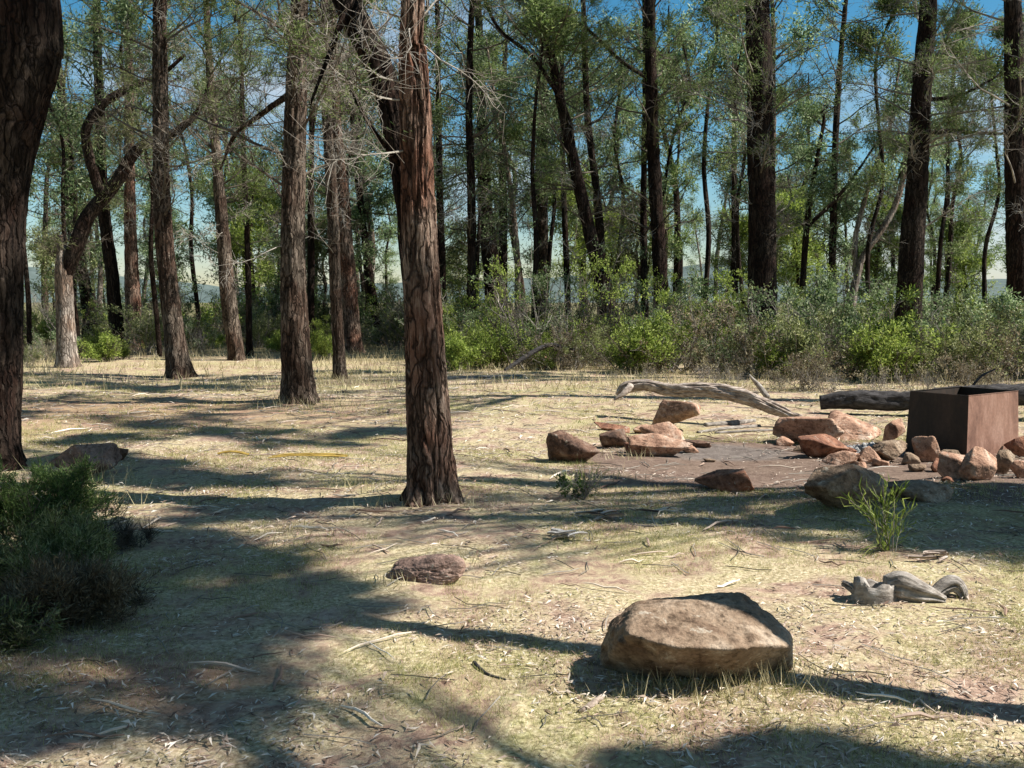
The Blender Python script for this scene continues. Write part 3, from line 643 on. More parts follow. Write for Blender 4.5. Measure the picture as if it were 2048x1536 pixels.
kinds = [proto_tree(201, 13, .15, 3.0, 2.6, 34, CB, CYPRESS, BARK_DARK, 1.5, .6, LB[0], 'distant cypresses'),
         proto_tree(202, 12, .11, 2.2, 2.0, 34, CB, CYPRESS, BARK_DARK, 1.3, -.5, LB[0], 'distant cypresses'),
         proto_tree(203, 11, .16, 3.2, 2.8, 26, GB, GUM, BARK_GREY, 2.4, 1.0, LB[1], 'distant gums'),
         proto_tree(204, 12, .13, 2.8, 2.4, 26, GB, GUM, BARK_PALE, 2.2, -1.2, LB[1], 'distant gums'),
         proto_tree(205, 5.0, .06, 0.6, 0.2, 24, GB, OLIVE, BARK_GREY, 1.2, .3, LB[2], 'young bushy trees'),
         proto_tree(206, 6.5, .07, 1.0, 0.4, 26, CB, GREEN, BARK_DARK, 1.1, -.2, LB[2], 'young bushy trees'),
         proto_tree(207, 5.6, .06, 0.7, 0.3, 24, GB, GUM, BARK_GREY, 1.3, .2, LB[2], 'young bushy trees')]
kinds += [proto_tree(208, 12, .075, 5.0, 5.5, 22, CB, CYPRESS, BARK_DARK, 1.1, .4, POLE, 'distant thin poles'), proto_tree(209, 10, .06, 4.0, 4.5, 22, GB, GUM, BARK_DARK, 1.2, -.5, POLE, 'distant thin poles')]
rng = np.random.default_rng(77)
used = set()
def put(k, x, y, s):
    z = float(terrain(x, y)); rz = float(rng.uniform(0, 6.28))
    if k in used: copy_tree(kinds[k], (x, y, z), rz, s)
    else:
        used.add(k); o = kinds[k]; o.location = (x, y, z); o.rotation_euler = (0, 0, rz); o.scale = (s, s, s)
rows = [(31, 36, 12, [0, 1, 4, 6, 3]), (34, 44, 14, [4, 5, 6]), (37, 46, 17, [0, 1, 2, 3, 5, 6]), (47, 62, 22, [0, 2, 3, 4, 5, 6]), (64, 95, 26, [0, 1, 2, 3, 5])]
rows.append((27, 46, 40, [7, 8]))
for y0, y1, n, ks in rows:
    for i in range(n):
        y = rng.uniform(y0, y1); hw = y * 0.56 + 2
        x = -hw + 2 * hw * (i + rng.uniform(0.1, 0.9)) / n
        # leave the gap where the open sky shows low between the trunks
        ang = x / y * F + 1024
        k = ks[int(rng.integers(len(ks)))]
        if 1620 < ang < 1780 and y < 62 and k in (0, 1, 2, 3): k = 4
        if 1020 < ang < 1080 and y < 62 and 3 < k < 7: continue
        put(k, x, y, float(rng.uniform(0.8, 1.15)))

# the forest goes on behind and beside the viewpoint
for i in range(34):
    a = math.radians(-8 - 200 * (i + rng.uniform()) / 34); r = rng.uniform(5, 9) if i % 2 else rng.uniform(9, 22)
    put([0, 2, 3, 1][i % 4], r * math.cos(a) * 1.15 - (2 if math.cos(a) < 0 else -3), r * math.sin(a) - 3.5, float(rng.uniform(.9, 1.2)))
for i in range(12):
    y = 6 + i * 2.2; put([0, 2, 1][i % 3], -(y * .56 + rng.uniform(2.5, 6)), y, float(rng.uniform(.9, 1.2)))
# ------------------------------------------------------------------ scrub
def proto_shrub(seed, h, w, nst, leafmat, twig, style, label, group, dens=1.0, name='shrub', cat='shrub', up=0.9, ls=1.0, low=0.15):
    rng = np.random.default_rng(seed)
    t = thing(name, (0, 0, 0), label, cat, group)
    st = np.stack([rng.normal(0, w * .14, nst), rng.normal(0, w * .14, nst), np.full(nst, -0.05)], -1)
    a = rng.uniform(0, 2 * np.pi, nst); e = rng.uniform(up - .45, up + .5, nst)
    d = np.stack([np.cos(a) * np.cos(e), np.sin(a) * np.cos(e), np.sin(e)], -1)
    ln = h * rng.uniform(0.6, 1.15, nst)
    A, B = limbs_and_leaves(rng, st, d, ln, np.full(nst, 0.004 + 0.006 * h), np.ones(nst), style, dens=dens, leafscale=ls)
    mesh_obj('stems', A[0], A[1], twig, t)
    if len(B[0]): mesh_obj('foliage', B[0], B[1], leafmat, t)
    return t
SH = dict(wob=0.16, up=0.04, twigs=5, tup=0.2, fine=4, finelen=0.75, droop=0.02, finer=0.0028, leaves=10, spread=0.05, ldir=0.8, ldroop=0.2, ll=0.085, lw=0.034, quad=True)
SLAB = {'g': 'bright green leafy bush in the scrub under the trees', 'o': 'olive grey leafy bush in the scrub under the trees', 'd': 'tangle of bare grey stems with few leaves in the scrub', 's': 'low dry straw coloured bush at the front edge of the scrub', 'w': 'tall loose sapling rising above the rest of the scrub'}
shr = [(proto_shrub(301, 1.5, 1.3, 22, GREEN, TWIG_DARK, SH, SLAB['g'], 'bright green bushes', 1.1), 'g'),
       (proto_shrub(302, 1.9, 1.5, 24, OLIVE, TWIG, SH, SLAB['o'], 'olive bushes', 1.0), 'o'),
       (proto_shrub(303, 1.6, 1.6, 24, GUM, TWIG, SH, SLAB['o'], 'olive bushes', 1.0), 'o'),
       (proto_shrub(304, 1.5, 1.6, 22, BROWNLEAF, TWIG, SH, SLAB['d'], 'bare stemmed bushes', 0.35, up=.8), 'd'),
       (proto_shrub(305, 0.62, 1.2, 15, DRYLEAF, TWIG, SH, SLAB['s'], 'low grassy bushes', 0.6, up=.8, ls=.8), 's'),
       (proto_shrub(306, 1.1, 1.3, 22, GREEN, TWIG_DARK, SH, SLAB['g'], 'bright green bushes', 1.0), 'g'),
       (proto_shrub(307, 2.7, 1.6, 9, GREEN, TWIG_DARK, dict(SH, twigs=7), SLAB['w'], 'tall wispy saplings', .8, up=1.15), 'w'),
       (proto_shrub(308, 3.2, 1.6, 9, GUM, TWIG, dict(SH, twigs=8), SLAB['w'], 'tall wispy saplings', .8, up=1.2), 'w')]
sused = set()
def puts(k, px, d, s, rz=None):
    q = P_at(px, 700, d); x = q[0]; z = float(terrain(x, d)); rz = float(rng.uniform(0, 6.28)) if rz is None else rz
    o, kind = shr[k]
    if k in sused: return copy_tree(o, (x, d, z), rz, s)
    sused.add(k); o.location = (x, d, z); o.rotation_euler = (0, 0, rz); o.scale = (s, s, s); return o
for px, d, k, s in [(905, 25, 0, .8), (950, 24, 5, 1.0), (985, 26, 0, 1.0), (1040, 27, 1, .9), (1095, 25.5, 5, .9), (1120, 22.8, 3, .8), (1150, 23.5, 1, .8), (1195, 24, 3, 1), (1250, 23, 5, 1.1), (1290, 22, 0, 1.0), (1330, 23, 2, .9),
                    (1370, 22, 3, 1), (1400, 23, 1, .9), (1440, 21.5, 2, .8), (1480, 23, 5, 1), (1500, 20.5, 3, .8), (1550, 22, 2, 1), (1600, 21, 1, .9), (1640, 22.5, 2, 1.1), (1690, 21, 3, .9), (1720, 22.5, 1, 1.1), (1765, 20, 0, 1.05),
                    (1800, 21, 5, 1.2), (1860, 21, 2, 1.1), (1900, 20, 1, 1.0), (1950, 21, 2, 1.2), (1990, 19.5, 3, 1), (2030, 20.5, 2, 1.2), (2080, 20, 1, 1.2), (1230, 19.7, 4, .8), (1340, 18.8, 4, .8), (1300, 19.5, 4, .9), (1410, 18.6, 4, 1), (1470, 18, 4, .9),
                    (1560, 17.6, 4, 1), (1620, 17.5, 3, .6), (1660, 17.2, 4, 1.1), (1760, 17, 4, 1.1), (1850, 17, 4, 1.1), (1940, 16.8, 3, .7), (2010, 16.5, 4, 1.1),
                    (100, 26, 2, .8), (60, 24, 1, .7), (180, 28, 0, .9), (215, 26, 5, .8), (245, 27, 0, .6), (300, 29, 1, .9), (400, 30, 2, .9), (430, 32, 5, .7), (520, 33, 1, .9), (560, 31, 5, .7), (640, 33, 0, .9), (730, 33, 2, .8), (790, 32, 1, .9), (860, 29, 5, 1.0),
                    (840, 33, 3, 1.1), (20, 29, 3, 1.2), (350, 33, 3, 1.1), (480, 35, 3, 1.2), (600, 36, 2, 1.2), (690, 37, 1, 1.2)]:
    puts(k, px, d, s * float(rng.uniform(.45, 1.15)) * (.75 if k == 4 else 1))
for px, d, k, s in [(1290, 21.5, 0, 1.0), (1000, 23.5, 0, .8), (1080, 23, 5, .6), (1790, 19.6, 0, .95), (640, 27, 0, .6), (1560, 20.4, 0, .6), (910, 22.5, 5, .8)]:
    puts(k, px, d, s)
for i in range(34):
    px = 860 + 1240 * (i + rng.uniform()) / 34 if i < 24 else -60 + 950 * (i - 24 + rng.uniform()) / 10
    puts(6 + i % 2, px, float(rng.uniform(22.5, 30)) + (7 if i >= 24 else 0), float(rng.uniform(.5, .95)))
for i in range(38):   # deeper scrub
    px = -80 + 2240 * (i + rng.uniform()) / 38; d = rng.uniform(25, 34) if px > 860 else rng.uniform(34, 46)
    puts(int([1, 0, 3, 0, 5, 2, 5][int(rng.integers(7))]), px, float(d), float(rng.uniform(.7, 1.6)))

# ------------------------------------------------------------------ rocks
import bmesh
def ico(sub):
    bm = bmesh.new(); bmesh.ops.create_icosphere(bm, subdivisions=sub, radius=1.0)
    v = np.array([x.co[:] for x in bm.verts]); f = np.array([[q.index for q in p.verts] for p in bm.faces]); bm.free(); return v, f
ICO = {4: ico(4), 5: ico(5), 6: ico(6)}
def rock_shape(seed, dims, planes=None, sub=5, p=34, rough=0.05, nplanes=7, tilt=0.75):
    """faceted rock: rounded intersection of half-spaces. dims = (w, d, h)"""
    r_ = np.random.default_rng(seed); D, f = ICO[sub]
    if planes is None:
        nn = unit(r_.normal(size=(nplanes, 3))); dd = r_.uniform(0.55, 0.95, nplanes)
        base = np.array([[1, 0, 0], [-1, 0, 0], [0, 1, 0], [0, -1, 0], [0, 0, 1], [0, 0, -1.0]]) + r_.normal(size=(6, 3)) * tilt * 0.5
        nn = np.vstack([nn, unit(base)]); dd = np.concatenate([dd, r_.uniform(.65, .9, 6)])
    else:
        planes = np.array(planes, float); nn = unit(planes[:, :3]); dd = planes[:, 3]
    q = np.maximum(D @ nn.T, 0) / dd[None]
    rr = (q ** p).sum(1) ** (-1 / p)
    v = D * rr[:, None]
    n = fbm(D * 2.2 + seed, 4, seed) * rough * 1.2 + fbm(D * 9 + seed, 3, seed + 1) * rough * 0.45 + fbm(D * 28 + seed, 2, seed + 2) * rough * .2
    ch = np.abs(fbm(D * 4.1 - seed, 2, seed + 5)); n = n - np.clip(0.08 - ch, 0, 1) * rough * 7
    n = n - np.clip(fbm(D * 6.0 + seed * 2, 3, seed + 9) - .25, 0, 1) * rough * 3
    v = v * (1 + n)[:, None]
    if planes is None:
        t1, t2 = r_.uniform(-.55, .55, 2); c1, s1, c2, s2 = math.cos(t1), math.sin(t1), math.cos(t2), math.sin(t2)
        v = v @ np.array([[c1, 0, s1], [0, 1, 0], [-s1, 0, c1]]) @ np.array([[1, 0, 0], [0, c2, s2], [0, -s2, c2]])
    lo, hi = v.min(0), v.max(0); v = (v - (lo + hi) / 2) / (hi - lo)
    v = v * np.array(dims); v[:, 2] += dims[2] / 2
    return v, f
def rock(px, pyb, wpx, hpx, mat, label, seed, depth=0.8, sink=0.15, rz=0.0, cat='rock', name='rock', group=None, **kw):
    g = G(px, pyb); k = g[1] / F; w = wpx * k * 1.16; h = hpx * k * 1.22
    dp = w * depth
    # part of the apparent height is the top seen from above
    elev = (1.6 / g[1]); h = max(h - dp * elev * 0.75, h * 0.5)
    h2 = h / (1 - sink)
    v, f = rock_shape(seed, (w, dp, h2), **kw)
    c, s = math.cos(rz), math.sin(rz)
    o = mesh_obj(name, v - np.array([0, 0, h2 * sink]), f, mat, None, smooth=False)
    for pl in o.data.polygons: pl.use_smooth = True
    o.location = (float(g[0]), float(g[1] + dp * 0.45), float(terrain(g[0], g[1] + dp * .45)) - 0.005)
    tag(o, label, cat, group); return o

# the big flat boulder in front
pl = [(0.08, -0.32, 0.94, 0.52), (-0.15, 0.15, 1, 0.62), (0.50, -0.30, 0.80, 0.66), (0.0, -0.8, -0.75, 0.44), (0.40, -0.8, -0.6, 0.56), (-0.5, -0.7, -0.6, 0.58), (1, -0.15, 0.05, 0.92), (0.9, 0.1, 0.45, 0.88), (-1, -0.1, 0.12, 0.86),
      (-0.75, 0.1, 0.62, 0.80), (0, 1, 0.2, 0.62), (0.5, 0.85, 0.1, 0.72), (-0.6, 0.8, 0.2, 0.75), (0, 0, -1, 0.6)]
gb = G(1400, 1372)
v, f = rock_shape(11, (0.83, 0.52, 0.36), planes=pl, sub=6, p=36, rough=0.042)
o = mesh_obj('boulder', v - np.array([0, 0, 0.045]), f, R_TAN, None, smooth=True)
o.location = (float(gb[0]) + 0.02, float(gb[1]) + 0.12, float(gb[2])); tag(o, 'large flat-topped tan boulder with a dark undercut front in the near right', 'boulder')

rock(846, 1168, 150, 70, R_BROWN, 'low rounded purplish brown rock half buried in front of the largest trunk', 21, 0.75, 0.35, sub=6, rough=.06, p=9)
rock(1147, 929, 94, 62, R_DARK, 'dark lumpy upright rock between the largest trunk and the fireplace stones', 22, 0.7, 0.1, rough=.08)
rock(1457, 988, 104, 50, R_RED, 'single dark red angular rock lying on the bare earth in front of the fireplace', 23, 0.7, 0.1, rough=.05)
rock(1708, 1030, 165, 96, R_TAN, 'wide flat-topped block in deep shade behind the spiky plant', 24, 0.7, 0.1, sub=6)
rock(1358, 866, 94, 58, R_ORANGE, 'squarish orange rock under the pale fallen log', 25, 0.7, 0.08)
rock(1328, 886, 82, 40, R_ORANGE, 'low orange rock right in front of the squarish one by the log', 26, 0.7, 0.12)
rock(1322, 914, 112, 44, R_ORANGE, 'long lumpy orange rock, nearest the camera in the left pile of the fireplace', 27, 0.5, 0.12, rough=.09)
rock(1228, 897, 50, 36, R_DARK, 'small dark wedge at the left end of the fireplace stones', 28, 0.7, 0.1)
rock(1226, 864, 62, 17, R_RED, 'thin flat red slab behind the small dark wedge', 29, 0.8, 0.2)
rock(1398, 896, 50, 15, R_DARK, 'thin dark slab on the ashy earth right of the orange pile', 30, 0.7, 0.2)
rock(1622, 893, 112, 56, R_ORANGE, 'rounded reddish rock, leftmost of the right-hand fireplace pile', 31, 0.7, 0.1)
rock(1720, 882, 112, 52, R_ORANGE, 'largest orange rock of the fireplace, sloping down to the right', 32, 0.7, 0.08)
rock(1798, 888, 42, 44, R_ORANGE, 'small pale orange rock tucked against the left side of the rusty steel box', 33, 0.7, 0.1)
rock(1652, 919, 96, 46, R_RED, 'dark-faced angular red rock in front of the rounded reddish one', 34, 0.6, 0.1)
rock(1690, 929, 66, 27, R_ORANGE, 'flat orange stone beneath the grey ash heap', 35, 0.6, 0.15)
rock(1744, 928, 46, 34, R_ORANGE, 'small peaked orange stone in the middle of the front row', 36, 0.7, 0.1)
rock(1790, 927, 68, 42, R_TAN, 'blocky tan stone with dark hollows in the front row', 37, 0.7, 0.1, rough=.09)
rock(1859, 925, 48, 50, R_ORANGE, 'upright pointed pale orange stone in front of the rusty steel box', 38, 0.7, 0.05)
rock(1916, 959, 62, 50, R_ORANGE, 'slanting narrow orange stone below the near corner of the rusty steel box', 39, 0.6, 0.1)
rock(1969, 961, 70, 62, R_ORANGE, 'tallest orange stone in the row before the lit side of the rusty steel box', 40, 0.6, 0.08)
rock(2011, 951, 42, 48, R_TAN, 'second-last stone of the front row near the right edge', 41, 0.7, 0.1)
rock(2042, 957, 34, 34, R_ORANGE, 'stone cut by the right edge at the end of the front row', 42, 0.7, 0.1)
rock(2040, 915, 40, 40, R_RED, 'dark red stone beside the right foot of the rusty steel box', 43, 0.7, 0.1)
rock(1905, 920, 40, 20, R_TAN, 'flat pale chip lying behind the slanting narrow stone', 44, 0.7, 0.1)
rock(150, 955, 116, 62, R_BROWN, 'big weathered rock with an orange right side behind the left bush', 45, 0.6, 0.1, sub=6)
rock(236, 922, 36, 26, R_DARK, 'small dark rock right beside the big weathered rock at the left', 46, 0.7, 0.1)
rock(1097, 740, 28, 25, R_ORANGE, 'small orange rock alone under the distant scrub', 47, 0.7, 0.1)
rock(1848, 1005, 130, 44, R_TAN, 'low shaded hump of rock right of the spiky plant', 48, 0.7, 0.35, p=6)
rock(1290, 742, 26, 18, R_TAN, 'little pale rock at the front edge of the scrub behind the fallen log', 49, 0.7, 0.2)

for q, (px, py, w_, h_) in enumerate([(1572, 893, 34, 18), (1606, 906, 30, 18), (1672, 907, 34, 18), (1766, 934, 30, 18), (1826, 929, 34, 24), (1884, 944, 34, 26), (1944, 936, 30, 28), (1990, 948, 30, 28), (1270, 908, 36, 22),
        (1382, 908, 34, 20), (1250, 884, 34, 16), (1700, 912, 30, 18), (1724, 936, 26, 14), (1840, 944, 28, 16), (1900, 966, 24, 14), (1285, 868, 34, 18), (1420, 925, 22, 8)]):
    rock(px, py, w_, h_, [R_ORANGE, R_TAN, R_RED][q % 3], 'small broken stone filling a gap between the larger fireplace rocks', 500 + q, 0.8, 0.15, sub=4, group='small filler stones of the fireplace')
# grey ash rubble between the stones: too many bits to count
rng = np.random.default_rng(5)
parts = []
ga = G(1735, 904)
for i in range(150):
    s = rng.uniform(0.012, 0.045); vv, ff = ICO[4]
    if i == 0: small = ico(1)
    vv, ff = small
    c = np.array([ga[0] + rng.normal() * 0.20, ga[1] + rng.normal() * 0.16, 0]); c[2] = terrain(c[0], c[1]) + 0.09 * math.exp(-((c[0] - ga[0]) ** 2 + (c[1] - ga[1]) ** 2) / .06) * rng.uniform(.5, 1)
    parts.append((vv * s * rng.uniform(.6, 1.4, 3) * (1 + rng.normal(size=(len(vv), 1)) * .15) + c, ff))
ASH = simple_noise_mat('ash', [(0.35, (0.13, 0.13, 0.13)), (0.65, (0.42, 0.41, 0.40))], 9)
v, f = merge(parts); tag(mesh_obj('ash_rubble', v, f, ASH), 'heap of grey ash and charcoal between the fireplace stones', 'ash heap', kind='stuff')

# ------------------------------------------------------------------ rusty steel fire box
def build_box():
    n = G(1933, 918); s = 0.70; vd = math.atan2(n[0], n[1])
    la = vd - math.radians(60); ra = vd + math.radians(30)
    eL = np.array([math.sin(la), math.cos(la), 0]); eR = np.array([math.sin(ra), math.cos(ra), 0])
    z0 = -0.04; z1 = 0.665
    sr = 1.02; B = [n + 0, n + eR * sr, n + eR * sr + eL * s, n + eL * s]
    cen = sum(B) / 4
    B = [np.array([b[0], b[1], 0]) for b in B]; ck = np.array([cen[0], cen[1], 0])
    gz = float(terrain(ck[0], ck[1]))
    T = [ck + (b - ck) * 0.94 + np.array([0, 0, z1]) for b in B]; B = [b + np.array([0, 0, z0]) for b in B]
    # the left wall stands nearly plumb
    t = thing('fire_box', (ck[0], ck[1], gz), 'open steel fire box, rusty on its right side and near-black on its left, behind rocks', 'fire box')
    th = 0.006
    for a, b in ((0, 1), (1, 2), (2, 3), (3, 0)):
        a0, b0, a1, b1 = B[a], B[b], T[a], T[b]
        e = unit(b0 - a0); nrm = unit(np.cross(e, a1 - a0)); 
        if np.dot(nrm, (a0 + b0) / 2 - ck) < 0: nrm = -nrm
        ins = 0.003; a0, a1 = a0 + e * ins, a1 + e * ins; b0, b1 = b0 - e * ins, b1 - e * ins
        vs = [a0, b0, b1, a1, a0 - nrm * th, b0 - nrm * th, b1 - nrm * th, a1 - nrm * th]
        fs = np.array([[0, 1, 2, 3], [7, 6, 5, 4], [0, 4, 5, 1], [1, 5, 6, 2], [2, 6, 7, 3], [3, 7, 4, 0]])
        mesh_obj('side_panel', np.array(vs) - ck, fs, RUST if (a, b) == (0, 1) else DARK_STEEL, t)
        # folded lip along the top edge
        up = np.array([0, 0, 0.004]); q = [a1 + nrm * .004, b1 + nrm * .004, b1 - nrm * .012, a1 - nrm * .012]; q = [x + up * .5 for x in q]; q2 = [x + up for x in q]
        mesh_obj('top_lip', np.array(q + q2) - ck, np.array([[3, 2, 1, 0], [4, 5, 6, 7], [0, 1, 5, 4], [1, 2, 6, 5], [2, 3, 7, 6], [3, 0, 4, 7]]), RUST if (a, b) == (0, 1) else DARK_STEEL, t)
build_box()

# ------------------------------------------------------------------ logs and sticks
def log(name, pp, mat, label, cat='log', seg=28, amp=None, seed=0, group=None, step=0.03, lift=True):
    """pp: [(px, py, depth, width_px)]; centre line at that depth"""
    pts = np.array([P_at(a, b, d) for a, b, d, w in pp]); rad = np.array([w * .5 * d / F for a, b, d, w in pp])
    for i in range(len(pts)):
        zmin = terrain(pts[i][0], pts[i][1]) + rad[i] * .55
        if not lift: pts[i][2] = zmin
        elif pts[i][2] < zmin: pts[i][2] = zmin
    c = pts.mean(0).copy(); c[2] = terrain(c[0], c[1])
    v, f = big_tube(pts, rad, seg, step, amp if amp is not None else rad.mean() * .12, 5, seed, lump=.16)
    o = mesh_obj(name, v - c, f, mat, None, smooth=True); o.location = [float(x) for x in c]
    return tag(o, label, cat, group)
t = log('fallen_log', [(1236, 792, 13.8, 12), (1252, 776, 13.8, 22), (1290, 770, 13.7, 20), (1345, 779, 13.5, 25), (1420, 780, 13.3, 28), (1490, 793, 13.1, 27), (1550, 818, 12.9, 20), (1604, 838, 12.7, 9)],
        DEADWOOD, 'pale curved fallen log lying across the back of the fireplace', 'log', 72, 0.017, 3)
log('broken_end', [(1262, 772, 13.72, 16), (1246, 788, 13.62, 11), (1228, 800, 13.6, 4)], DEADWOOD, None, None, 12, seed=4).parent = t
bpy.data.objects['broken_end'].matrix_parent_inverse = t.matrix_world.inverted() if False else bpy.data.objects['broken_end'].matrix_parent_inverse
o = bpy.data.objects['broken_end']; o.location = [o.location[i] - t.location[i] for i in range(3)]
for k in ('label', 'category'):
    if k in o: del o[k]
log('log', [(1640, 806, 14.4, 26), (1700, 800, 14.3, 34), (1800, 802, 14.2, 36), (1900, 793, 14, 36), (1990, 790, 13.8, 40), (2110, 788, 13.6, 42)], CHAR, 'long charred dark log behind the rusty steel box', seed=6, lift=True, amp=.02)
log('stick', [(1395, 858, 12.3, 6), (1450, 848, 12.6, 8), (1520, 836, 12.9, 7)], GREYWOOD, 'grey pole lying on the ground under the fallen log, the longer tapered one', 'stick', 10, seed=7, lift=False)
log('stick', [(1430, 858, 12.3, 5), (1500, 852, 12.4, 6), (1592, 846, 12.5, 5)], GREYWOOD, 'thin straight pole on the ash, nearest in front of the fallen log', 'stick', 10, seed=8, lift=False)
log('stick', [(1410, 838, 12.9, 10), (1465, 832, 13.1, 12), (1510, 828, 13.3, 8)], GREYWOOD, 'split grey slab of timber tucked beneath the fallen log', 'stick', 10, seed=9, lift=False)
log('stub', [(1536, 796, 14.9, 12), (1518, 772, 15, 11), (1498, 750, 15, 5)], GREYWOOD, 'short grey dead stub leaning up behind the fallen log', 'dead stub', 12, seed=10)
log('branch', [(1935, 785, 15.5, 5), (1960, 755, 15.6, 5), (1990, 738, 15.8, 3)], CHAR, 'thin black branch sticking up behind the steel box', 'branch', 8, seed=12)
log('branch', [(1010, 746, 22, 7), (1060, 708, 22.3, 10), (1100, 690, 22.5, 8), (1150, 700, 22.7, 4)], CHAR, 'dark fallen branch in the brush pile above the small orange rock', 'branch', 10, seed=13)
log('branch', [(890, 752, 20, 7), (960, 742, 20.3, 8), (1050, 735, 20.8, 5)], GREYWOOD, 'grey fallen branch right of the largest trunk under the scrub', 'branch', 10, seed=14, lift=False)
log('stick', [(948, 1352, 4.25, 9), (962, 1372, 4.17, 8), (980, 1388, 4.1, 6), (1012, 1396, 4.05, 4)], CHAR, 'curved black twig on the ground left of the boulder', 'stick', 8, seed=15, lift=False)
log('stick', [(1157, 1462, 3.75, 9), (1180, 1450, 3.8, 14), (1200, 1436, 3.86, 12), (1222, 1420, 3.92, 4)], DEADWOOD, 'pale piece of driftwood-like wood below the boulder', 'stick', 10, seed=16, lift=False)
log('stick', [(1070, 962, 8.8, 4), (1010, 966, 8.7, 5), (960, 972, 8.5, 4)], STRAW, 'light bowed twig right of the foot of the largest trunk', 'stick', 6, seed=17, lift=False)
log('stick', [(1140, 1040, 7.2, 3), (1290, 1075, 6.8, 4), (1410, 1060, 7, 3)], GREYWOOD, 'long thin twig across the sunny ground before the red rock', 'stick', 6, seed=18, lift=False)

# yellow curled fronds lying on the ground
YEL = simple_noise_mat('ochre_bark', [(0.3, (0.20, 0.13, 0.03)), (0.7, (0.50, 0.35, 0.09))], 8)
g = G(615, 917)
parts = []
rng = np.random.default_rng(9)
for k in range(7):
    n = 8; x = np.linspace(-0.38, 0.40, n) * rng.uniform(.7, 1.05); P = np.stack([x + g[0], g[1] + rng.uniform(-.10, .12) + 0.04 * np.sin(x * 4 + k) , 0 * x], -1)
    P[:, 2] = terrain(P[:, 0], P[:, 1]) + 0.015 + 0.03 * np.clip(1 - (x / .42) ** 2, 0, 1) * rng.uniform(.4, 1)
    parts.append(batch_tubes(P[None], np.full((1, n), .007) * np.linspace(.7, 1, n)[None], 5))
v, f = merge(parts); tag(mesh_obj('fallen_frond', v - g, f, YEL), 'bowed bundle of ochre yellow bark strips on the ground left of the largest trunk', 'bark strips'); bpy.data.objects['fallen_frond'].location = [float(c) for c in g]
g = G(465, 912); parts = []
for k in range(5):
    n = 6; x = np.linspace(-0.16, 0.16, n); P = np.stack([x + g[0], g[1] + rng.uniform(-.05, .05) + 0 * x, 0 * x], -1); P[:, 2] = terrain(P[:, 0], P[:, 1]) + 0.012 + 0.03 * np.clip(1 - (x / .17) ** 2, 0, 1)
    parts.append(batch_tubes(P[None], np.full((1, n), .011), 5))
v, f = merge(parts); o = mesh_obj('fallen_frond', v - g, f, YEL); o.location = [float(c) for c in g]; tag(o, 'smaller ochre yellow bark strip farther left on the shaded ground', 'bark strips')

# the stump remnant in the right foreground
def stump():
    g = G(1790, 1198); t = thing('stump', g, 'weathered grey hollow stump remnant low on the ground in the right foreground', 'stump')
    k = g[1] / F
    def pt(px, py, d): return P_at(px, py, g[1] + d)
    def tub(name, pp, seed, m=GREYWOOD):
        pts = np.array([pt(a, b, d) for a, b, d, w in pp]); rad = [w * .5 * k for a, b, d, w in pp]
        v, f = big_tube(pts, rad, 60, .006, .009, 9, seed, lump=.35); mesh_obj(name, v - g, f, m, t, smooth=True)
    # hollow rim: short ring wall, open on the top
    n = 56; a = np.linspace(0, 2 * np.pi, n, endpoint=False); c = pt(1752, 1182, .02)
    ro = (0.105 + .02 * fbm(np.stack([np.cos(a) * 1.5, np.sin(a) * 1.5, a * 0], -1), 3, 4)); zt = 0.095 + .06 * fbm(np.stack([np.cos(a) * 2, np.sin(a) * 2, a * 0 + 3], -1), 3, 8)
    rings = []
    z0 = g[2]
    for rr, zz in ((1.12, -0.03 + 0 * a), (1.02, zt * .5), (.97, zt), (.72, zt - .006), (.66, zt * .3), (.5, -0.01 + 0 * a)):
        rings.append(np.stack([c[0] + np.cos(a) * ro * rr * 1.15, c[1] + np.sin(a) * ro * rr * .8, z0 + zz], -1))
    mesh_obj('rim', np.vstack(rings) - g, ring_faces(6, n), GREYWOOD, t, smooth=True)
    tub('root', [(1770, 1172, .04, 40), (1800, 1172, .03, 58), (1832, 1182, 0, 44), (1862, 1190, -.01, 26), (1890, 1200, -.01, 10)], 31)
    tub('root', [(1862, 1196, .04, 16), (1885, 1176, .06, 24), (1905, 1168, .07, 28), (1920, 1180, .06, 22), (1930, 1200, .03, 8)], 32, GREYWOOD)
    tub('root', [(1686, 1166, .1, 8), (1705, 1176, .04, 14), (1722, 1190, -.01, 16), (1740, 1200, -.03, 10)], 33)
stump()
def bark_chips(px, py, mat, label, seed, n=7):
    g = G(px, py); r_ = np.random.default_rng(seed); parts = []
    for i in range(n):
        L = r_.uniform(.08, .17); w = r_.uniform(.025, .05); a = r_.uniform(-.6, .6); c = np.array([g[0] + r_.normal() * .08, g[1] + r_.normal() * .06, 0]); c[2] = terrain(c[0], c[1]) + .015 + i * .004
        s = np.linspace(-.5, .5, 7); tt = np.linspace(-1, 1, 5); S, T_ = np.meshgrid(s, tt, indexing='ij')
        ww = w * (1 - (2 * S) ** 4 * .6); x = S * L; y = T_ * ww * .5; z = .3 * w * (T_ ** 2) + .12 * L * (1 - (2 * S) ** 2) * r_.uniform(0, 1)
        X = x * math.cos(a) - y * math.sin(a) + c[0]; Y = x * math.sin(a) + y * math.cos(a) + c[1]; Z = z + c[2] + x * r_.uniform(-.2, .2)
        V = np.stack([X, Y, Z], -1).reshape(-1, 3); Fc = np.array([[i_ * 5 + j, i_ * 5 + j + 1, (i_ + 1) * 5 + j + 1, (i_ + 1) * 5 + j] for i_ in range(6) for j in range(4)])
        V2 = V - np.array([0, 0, .004]); parts.append((np.vstack([V, V2]), np.vstack([Fc, Fc[:, ::-1] + len(V)])))
    v, f = merge(parts); o = mesh_obj('bark_pieces', v - g, f, mat, None, smooth=True); o.location = [float(x) for x in g]; tag(o, label, 'bark pieces')
